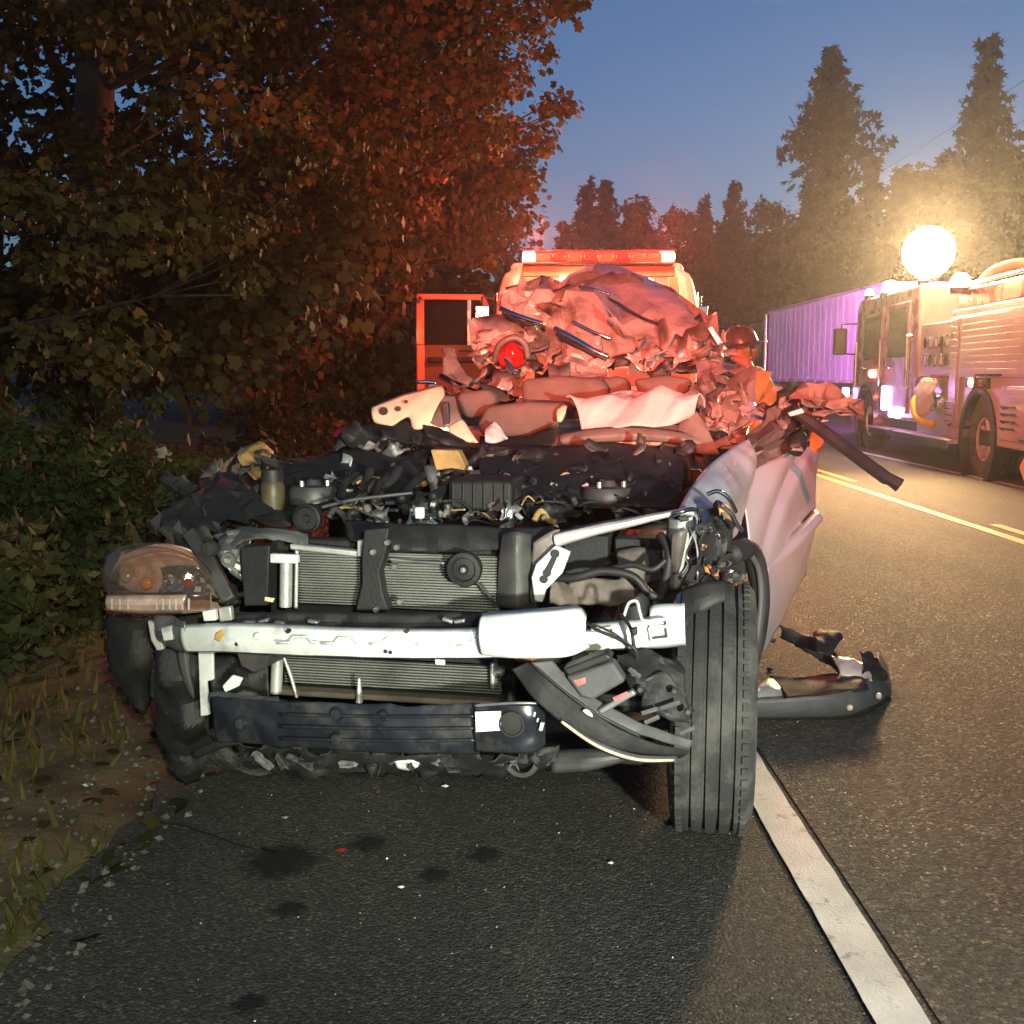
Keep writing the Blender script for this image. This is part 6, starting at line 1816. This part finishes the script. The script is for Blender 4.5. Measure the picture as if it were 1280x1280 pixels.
sheet('dark_gap_mesh', [(650, 410, 2.05), (668, 408, 2.05), (684, 416, 2.05)], [(652, 440, 2.0), (668, 462, 1.95), (684, 468, 1.95)], 'primer', rf, nu=12, nv=14, amp=0.07, freq=13, seed=46, rag=0.02)
sheet('rear_glass_strip', [(664, 378, 2.2), (690, 364, 2.25), (714, 356, 2.3)], [(674, 390, 2.12), (700, 376, 2.15), (722, 368, 2.2)], 'trim', rf, nu=14, nv=6, bulge=0.02, amp=0.02, freq=12, seed=47, rag=0.008)
plate('dark_window_frame', [(708, 352), (722, 340), (744, 340), (768, 348), (760, 358), (716, 364)], 2.72, 0.03, 'rubber', rf)
for nm, seq, r, m_ in (('roof_rail', [(626, 386, 2.10), (650, 396, 2.04), (678, 405, 2.02)], .014, 'chrome'), ('roof_rail', [(628, 391, 2.09), (650, 402, 2.02), (664, 406, 2.01)], .007, 'rubber'),
                       ('window_trim', [(694, 411, 1.97), (718, 424, 1.90), (742, 438, 1.86), (760, 446, 1.86)], .015, 'chrome'), ('window_trim', [(696, 418, 1.95), (720, 432, 1.88), (746, 444, 1.85), (758, 450, 1.85)], .008, 'rubber'),
                       ('window_trim', [(716, 402, 1.95), (740, 414, 1.92), (764, 424, 1.92)], .007, 'chrome'), ('roof_seam', [(738, 362, 2.3), (770, 378, 2.16), (800, 396, 2.06), (826, 406, 2.02)], .007, 'rubber'),
                       ('torn_wire', [(676, 346, 2.5), (694, 352, 2.45), (704, 356, 2.4)], .010, 'rubber'), ('chrome_scrap', [(628, 446, 1.85), (636, 454, 1.82), (644, 468, 1.80)], .010, 'chrome'),
                       ('aerial', [(724, 358, 2.25), (745, 362, 2.2), (762, 368, 2.2)], .006, 'chrome')):
    hose(nm, seq, r, m_, rf)
for k in range(26):
    x = rw.uniform(770, 905); y = 440 + rw.uniform(-4, 24) - max(0, x - 860) * .5
    v = 1.88 + rw.uniform(-.08, .08); s = rw.uniform(5, 18); h = rw.uniform(3, 9)
    m_ = rw.choice(('silvercrush', 'silvercrush', 'primer', 'primer', 'trim', 'steel'))
    scrap('torn_panel_scrap', x, y, v, s * .8, m_, rf, 220 + k)
for k, (x, y, v, s_, asp) in enumerate(((706, 392, 2.12, 34, 1.8), (772, 420, 1.98, 44, 2.2), (824, 430, 1.96, 40, 1.8),
                                        (868, 424, 2.04, 26, 1.4), (726, 428, 1.94, 30, 2.4), (660, 372, 2.24, 30, 1.6), (640, 376, 2.22, 22, 1.4), (612, 424, 2.02, 26, 1.3), (606, 444, 1.98, 24, 1.6),
                                        (676, 386, 2.16, 24, 2.6), (700, 452, 1.92, 30, 1.8), (740, 462, 1.86, 26, 2.2), (884, 436, 2.04, 24, 1.5), (790, 446, 1.92, 26, 3.0), (660, 420, 2.0, 20, 2.0))):
    scrap('buckled_roof_panel', x, y, v, s_ * .62, 'silvercrush' if k % 5 != 3 else 'primer', rf, 700 + k, asp)
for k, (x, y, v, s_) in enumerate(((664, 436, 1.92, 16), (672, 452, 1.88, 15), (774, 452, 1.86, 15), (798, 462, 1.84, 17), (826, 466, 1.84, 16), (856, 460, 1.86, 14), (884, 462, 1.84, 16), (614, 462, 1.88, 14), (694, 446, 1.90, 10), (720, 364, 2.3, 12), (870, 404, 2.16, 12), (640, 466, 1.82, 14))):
    scrap('gap_shade_scrap', x, y, v, s_ * .75, 'rubber' if k % 3 else 'primer', rf, 760 + k, 1.8)  # dark shards stand in for the shade inside the gaps
facet('crumpled_pillar', [(868, 396, 2.3), (884, 400, 2.25), (902, 425, 2.15)], [(860, 440, 2.0), (880, 456, 1.95), (905, 452, 2.0)], 'silvercrush', rf, 5, 5, 0.12, 0.05, 905, (0, -1, 0))
plate('pale_strut', [(884, 410), (890, 407), (914, 444), (906, 446)], 1.95, 0.03, 'silver', rf)

# --- crumpled B-pillar mass on the right of the cabin
facet('pillar_panel', [(868, 452, 1.75), (900, 450, 1.7), (925, 456, 1.6), (940, 464, 1.5)], [(872, 476, 1.6), (900, 470, 1.55), (925, 470, 1.5), (940, 470, 1.45)], 'silvercrush', W, 6, 3, 0.03, 0.015, 906, (0, -.5, .8))
facet('pillar_shell', [(908, 478, 1.45), (925, 462, 1.45), (946, 458, 1.42)], [(918, 520, 1.25), (930, 524, 1.25), (944, 500, 1.35)], 'primer', W, 4, 5, 0.04, 0.02, 907, (0, -1, 0))
facet('torn_pillar_inner', [(870, 480, 1.45), (890, 466, 1.5), (916, 474, 1.45)], [(878, 545, 1.15), (900, 556, 1.1), (930, 540, 1.15)], 'trim', W, 5, 6, 0.12, 0.04, 908, (0, -1, 0))
sheet('pink_panel_scrap', [(922, 508, 1.25), (936, 500, 1.3), (958, 520, 1.25)], [(930, 536, 1.15), (940, 530, 1.15), (956, 524, 1.2)], 'silver', nu=22, nv=14, bulge=0.01, amp=0.04, freq=6, seed=63, rag=0.01)
sheet('orange_marker', [(872, 496, 1.35), (880, 486, 1.38), (888, 478, 1.4)], [(876, 500, 1.33), (882, 494, 1.35), (888, 482, 1.38)], 'amberlens', nu=6, nv=4, bulge=0.005)
hose('reflective_strip', [(936, 478, 1.40), (942, 494, 1.36), (938, 506, 1.32), (952, 516, 1.25), (956, 526, 1.22)], 0.010, 'chrome')
for k in range(34):
    x, y = rw.uniform(866, 928), rw.uniform(480, 556)
    v = 1.42 - (y - 470) / 90 * .35 + rw.uniform(-.05, .05); s = rw.uniform(5, 16); h = rw.uniform(4, 11)
    scrap('torn_panel_scrap', x, y, v, s * .8, rw.choice(('primer', 'trim', 'primer', 'silvercrush', 'black')), W, 280 + k)

# --- right fender, door, wheel arch
fd = sheet('front_fender', [(846, 640, -.10), (862, 612, .10), (886, 582, .35), (915, 560, .62), (936, 548, .80)], [(872, 728, -.22), (888, 706, -.02), (908, 682, .14), (924, 660, .45), (934, 612, .74)], 'silver', nu=34, nv=16, bulge=0.05, bdir=(.6, -.3, .6), amp=0.02, freq=4, seed=70, thick=0.004, smooth=14, edge=0.3)
sheet('fender_arch_return', [(874, 730, -.20), (900, 700, 0.0), (922, 690, .28), (938, 700, .42)], [(862, 742, -.10), (890, 720, .1), (916, 712, .35), (930, 724, .45)], 'darksteel', nu=16, nv=4, amp=0.01)
hose('arch_liner', [(914, 694, .22), (932, 686, .34), (945, 706, .42), (950, 750, .44), (944, 800, .42), (936, 826, .38)], 0.035, 'rubber')
hose('arch_lip', [(936, 690, .32), (948, 712, .38), (951, 750, .40), (946, 800, .38)], 0.010, 'greyplastic')
# smashed side lamp in the fender
sl = bpy.data.objects.new('smashed_side_lamp', None); COL.objects.link(sl); sl.parent = W
sheet('lamp_cavity', [(884, 640, -.14), (900, 624, -.06), (918, 646, -.04)], [(868, 716, -.22), (890, 712, -.12), (910, 682, -.06)], 'rubber', sl, nu=12, nv=12, amp=0.04, freq=14, seed=71, rag=0.01)
hose('bright_lamp_rim', [(884, 618, -.16), (898, 614, -.15), (912, 624, -.14), (920, 640, -.12)], 0.006, 'chrome', sl)
sheet('amber_reflector', [(898, 632, -.18), (910, 630, -.17), (920, 652, -.16)], [(900, 644, -.18), (912, 650, -.17), (926, 666, -.15)], 'amberlens', sl, nu=8, nv=6, bulge=0.01, amp=0.01, freq=20)
hose('torn_chrome_edge', [(902, 632, -.20), (914, 642, -.19), (922, 656, -.18), (928, 664, -.17)], 0.006, 'chrome', sl)
for k in range(12):
    x, y = rw.uniform(874, 922), rw.uniform(632, 725)
    v = -.18 + rw.uniform(-.04, .06); s = rw.uniform(4, 11)
    scrap('lamp_shard', x, y, v, s * .8, rw.choice(('rubber', 'chrome', 'trim', 'amberlens', 'primer', 'rubber')), sl, 330 + k)
sheet('pale_torn_lip', [(848, 742, -.30), (870, 730, -.30), (886, 736, -.26)], [(842, 756, -.31), (866, 748, -.32), (880, 746, -.28)], 'pink', nu=10, nv=4, amp=0.015, freq=16, seed=72, rag=0.008)
sheet('tyre_flap', [(852, 736, -.33), (880, 728, -.35), (906, 726, -.33)], [(850, 770, -.36), (880, 764, -.385), (908, 750, -.36)], 'rubber', nu=12, nv=6, bulge=0.01, amp=0.01, freq=14, seed=73)

dr_ = bpy.data.objects.new('front_door', None); COL.objects.link(dr_); dr_.parent = W
dr_['label'] = 'silver front door bowed outward'
def doorprof(q):
    return math.sin(math.pi * min(1, q * 1.05)) * 0.6 + (0.4 if 0.42 < q < 0.98 else 0.0) * math.sin(math.pi * (q - .42) / .56 if 0.42 < q < .98 else 0)
b = MB()
NU, NV = 40, 40
b.ruled(LP([(926, 590, .74), (950, 580, .95), (980, 566, 1.25), (1006, 556, 1.55), (1020, 548, 1.75)]), LP([(940, 838, .60), (955, 815, .78), (972, 782, 1.05), (990, 748, 1.35), (1004, 722, 1.62)]), NU, NV, 0.03, (1, -.1, .1), 0.010, 2, 80, doorprof, 0.3)
for i in range(NU + 1):
    for j in range(NV + 1):
        t, q = i / NU, j / NV
        # deep crease running down and forward, with a raised facet beside it
        ax, ay, bx, by = .80, -.02, .10, .50
        lx, ly = bx - ax, by - ay
        ll = math.hypot(lx, ly)
        d = ((t - ax) * ly - (q - ay) * lx) / ll
        al_ = ((t - ax) * lx + (q - ay) * ly) / ll / ll
        k = max(0, min(1, 1.15 - al_)) * (1 if al_ < 1.1 else 0)
        dd = -0.045 * math.exp(-(d / .045) ** 2) + 0.03 * max(0, 1 - abs(d + .16) / .16)
        x, y, z = b.v[i * (NV + 1) + j]
        b.v[i * (NV + 1) + j] = (x + dd * k, y - dd * .3 * k, z)
b.build('door_skin', M['silver'], dr_, 40, thick=0.006)
sheet('side_moulding', [(948, 706, .80), (975, 682, 1.05), (1000, 658, 1.30), (1019, 638, 1.55)], [(948, 722, .80), (975, 702, 1.05), (1000, 680, 1.30), (1018, 658, 1.55)], 'silver', dr_, nu=20, nv=5, bulge=0.03, bdir=(1, -.3, 0), thick=0.006)
sheet('door_edge', [(1018, 548, 1.72), (1022, 548, 1.80), (1024, 552, 1.86)], [(1002, 724, 1.62), (1004, 722, 1.68), (1006, 720, 1.74)], 'silver', dr_, nu=4, nv=16, thick=0.01)
# crumpled window ledge and mirror root above the door
facet('crumpled_window_ledge', [(930, 560, .85), (948, 528, 1.0), (980, 500, 1.2), (1010, 520, 1.4), (1024, 536, 1.6)], [(930, 592, .76), (950, 582, .92), (978, 570, 1.2), (1000, 562, 1.45), (1016, 556, 1.6)], 'primer', W, 8, 5, 0.1, 0.03, 913, (.6, -.6, .3))
sheet('mirror_shell', [(986, 545, 1.10), (1000, 536, 1.12), (1008, 545, 1.14)], [(986, 566, 1.08), (998, 570, 1.08), (1006, 562, 1.12)], 'black', nu=10, nv=8, bulge=0.05, thick=0.006)
facet('pillar_fold', [(985, 495, 1.20), (1010, 484, 1.18), (1045, 490, 1.16), (1078, 506, 1.12)], [(990, 512, 1.15), (1015, 520, 1.10), (1045, 524, 1.08), (1080, 520, 1.10)], 'trim', W, 7, 3, 0.08, 0.0, 910, (0, -.5, .8))
for k, (x, y, s_, asp) in enumerate(((1020, 500, 16, 3.5), (1050, 504, 16, 4.0), (1042, 514, 14, 4.5), (1008, 505, 12, 2.0), (1068, 512, 10, 3.0))):
    scrap('pillar_shard', x, y, 1.04, s_ * .7, ('primer', 'trim', 'silvercrush')[k % 3], W, 800 + k, asp)
sheet('torn_glass_seal', [(958, 510, 1.2), (975, 490, 1.25), (1000, 488, 1.2)], [(962, 545, 1.05), (980, 548, 1.05), (996, 535, 1.1)], 'black', nu=16, nv=10, amp=0.06, freq=10, seed=84, rag=0.02)
plate('pale_glass_chip', [(984, 516), (1002, 510), (1006, 516), (988, 521)], 1.02, 0.01, 'pink')
sheet('orange_marker_lamp', [(1012, 540, 1.25), (1020, 534, 1.26), (1030, 548, 1.26)], [(1012, 562, 1.22), (1020, 566, 1.22), (1026, 560, 1.24)], 'amberlens', nu=6, nv=5, bulge=0.02, amp=0.01)
b = MB(); b.tube(LP([(996, 516, 1.05), (1030, 540, .98), (1070, 570, .90), (1108, 598, .82), (1114, 600, .81), (1125, 607, .80)]), [0.020, 0.024, 0.024, 0.024, 0.022, 0.026], 6); b.build('black_pillar_trim', M['rubber'], W, 30)['label'] = 'black pillar trim sticking out over the road'
for k in range(26):
    x = rw.uniform(940, 1030); y = rw.uniform(495, 570)
    if x > 1008 and y > 545: continue
    v = 1.15 + rw.uniform(-.12, .2); s = rw.uniform(5, 15); h = rw.uniform(4, 9)
    scrap('torn_panel_scrap', x, y, v, s * .8, rw.choice(('primer', 'trim', 'primer', 'black', 'pink')), W, 380 + k)

# ------------------------------------------------------------------ debris on the road
def GP(px, py, z): return G(px, py, z)
Q = thing('bumper_corner', 'torn grey bumper corner lying on the road behind the front tyre', 'car part', (1.25, 4.5, 0.0))
def qs(name, top, bot, m, **kw):
    off = Vector((1.25, 4.5, 0))
    b = MB()
    th_ = kw.pop('thick', 0.006); sm_ = kw.pop('smooth', 50)
    b.ruled([G(*p) - off for p in top], [G(*p) - off for p in bot], **kw)
    return b.build(name, M[m], Q, sm_, thick=th_)
qs('outer_skin', [(936, 876, .10), (1000, 872, .11), (1060, 864, .12), (1094, 838, .13), (1096, 815, .12)], [(936, 898, .01), (1000, 897, .01), (1070, 893, .01), (1112, 870, .01), (1108, 835, .02)], 'greyplastic', nu=36, nv=8, bulge=0.02, bdir=(.2, -1, 0), amp=0.006, freq=8, seed=90)
qs('edge_bead', [(936, 892, .035), (1000, 890, .035), (1070, 886, .035), (1106, 868, .035)], [(936, 900, .003), (1000, 899, .003), (1072, 895, .003), (1114, 872, .003)], 'black', nu=30, nv=4, bulge=0.012, bdir=(.2, -1, 0))
qs('inner_shelf', [(962, 846, .10), (1000, 848, .11), (1040, 842, .12), (1078, 846, .13)], [(984, 874, .10), (1010, 873, .10), (1045, 868, .11), (1086, 862, .12)], 'black', nu=20, nv=8, bulge=0.01, bdir=(0, 0, 1), amp=0.006, freq=8, seed=91)
qs('torn_arm', [(972, 780, .22), (1000, 790, .22), (1030, 800, .21), (1050, 822, .18)], [(976, 796, .16), (1004, 812, .15), (1028, 826, .13), (1052, 842, .10)], 'greyplastic', nu=20, nv=8, bulge=0.03, bdir=(0, -1, .4), amp=0.03, freq=9, seed=92, rag=0.01)
qs('torn_arm_tip', [(1015, 792, .24), (1032, 788, .25), (1048, 786, .25)], [(1022, 816, .20), (1038, 818, .19), (1050, 800, .21)], 'black', nu=10, nv=8, bulge=0.02, bdir=(0, -1, .3), amp=0.02, freq=12, seed=93, rag=0.01)
qs('inner_skin', [(1040, 820, .18), (1064, 824, .17), (1082, 830, .16)], [(1050, 846, .12), (1070, 848, .12), (1090, 852, .12)], 'pink', nu=14, nv=8, bulge=0.02, bdir=(0, -1, .3), amp=0.015, freq=12, seed=94, rag=0.006)
qs('torn_end', [(1076, 816, .20), (1088, 814, .20), (1098, 826, .18)], [(1080, 842, .14), (1096, 850, .12), (1108, 852, .10)], 'black', nu=10, nv=8, bulge=0.02, bdir=(0, -1, .3), amp=0.025, freq=14, seed=95, rag=0.01)
qs('pale_end', [(938, 866, .10), (955, 852, .12), (966, 848, .12)], [(936, 884, .06), (960, 880, .07), (984, 876, .08)], 'alu', nu=12, nv=6, bulge=0.01, bdir=(0, -.5, 1), amp=0.012, freq=14, seed=96)
off = Vector((1.25, 4.5, 0))
for x, y, z, m_ in ((1006, 887, .05, 'cream'), (1062, 884, .06, 'cream'), (1096, 834, .14, 'foam'), (1098, 870, .07, 'pink'), (966, 800, .16, 'rubber')):
    b = MB(); b.lathe([(0.0001, .012), (.010, .010), (.014, 0), (.010, -.01)], G(x, y, z) - off, 'z', 10); b.build('clip', M[m_], Q)

for px, py, s, m_, lb in ((427, 1064, .014, 'redlens', 'small red lens fragment on the asphalt in front of the wreck'),
                          (111, 984, .016, 'foam', 'bright pale chip lying on the gravel of the verge'),
                          (557, 984, .012, 'foam', 'white chip on the asphalt under the valance'),
                          (764, 1080, .010, 'foam', 'white chip on the shoulder left of the tyre contact'),
                          (357, 1023, .010, 'alu', 'tiny metal chip above the largest fluid stain'),
                          (502, 1110, .010, 'foam', 'small white chip in the middle of the shoulder'),
                          (962, 840, .022, 'black', 'black clip lying on the road inside the bumper corner')):
    c_ = G(px, py)
    b = MB()
    b.add([Vector((q[0] * s * rw.uniform(.7, 1.5), q[1] * s * rw.uniform(.7, 1.3), s * .35 + q[2] * s * .4)) for q in OCT], OF)
    z = max(verge_z(c_.x, c_.y), 0) if c_.x < -1.1 else (0.004 if c_.x > .9 else 0)
    tag(b.build('road_chip', M[m_], smooth=0, loc=(c_.x, c_.y, z), bev=0.001), lb, 'fragment', 'fragments on the ground')
# shattered glass: nobody could count it
b = MB()
for k in range(420):
    x = rw.gauss(0.1, .75); y = rw.uniform(1.7, 4.2) if k % 3 else rw.uniform(2, 9)
    if k % 3 == 0: x = rw.uniform(.9, 3.4)
    if x < -1.0: continue
    s = rw.uniform(.0012, .0035)
    Rm = Matrix.Rotation(rw.uniform(0, 6.28), 3, 'Z') @ Matrix.Rotation(rw.uniform(-.6, .6), 3, 'X')
    b.add([Vector((x, y, (.004 if x > .88 else 0) + s * .6)) + Rm @ Vector((q[0] * s * rw.uniform(.7, 1.6), q[1] * s, q[2] * s * .8)) for q in OCT], OF)
tag(b.build('shattered_glass', M['alu'], smooth=0), 'tiny crumbs of shattered glass scattered over the asphalt', 'glass', kind='stuff')

# ------------------------------------------------------------------ haze volume added for the glow around the lamps
hz = MB(); hz.span((-290, -70, -4.0), (290, 530, 30.0))
hm = bpy.data.materials.new('lamp_glow_haze')
hm.use_nodes = True
hn_ = hm.node_tree.nodes
hn_.remove(hn_['Principled BSDF'])
pv = hn_.new('ShaderNodeVolumePrincipled')
pv.inputs['Color'].default_value = (0.9, 0.9, 0.92, 1)
pv.inputs['Density'].default_value = 0.0017
pv.inputs['Anisotropy'].default_value = 0.8
hm.node_tree.links.new(pv.outputs[0], hn_['Material Output'].inputs['Volume'])
tag(hz.build('haze', hm, smooth=0), 'thin added haze for the glow around the lamps', 'haze', kind='stuff')
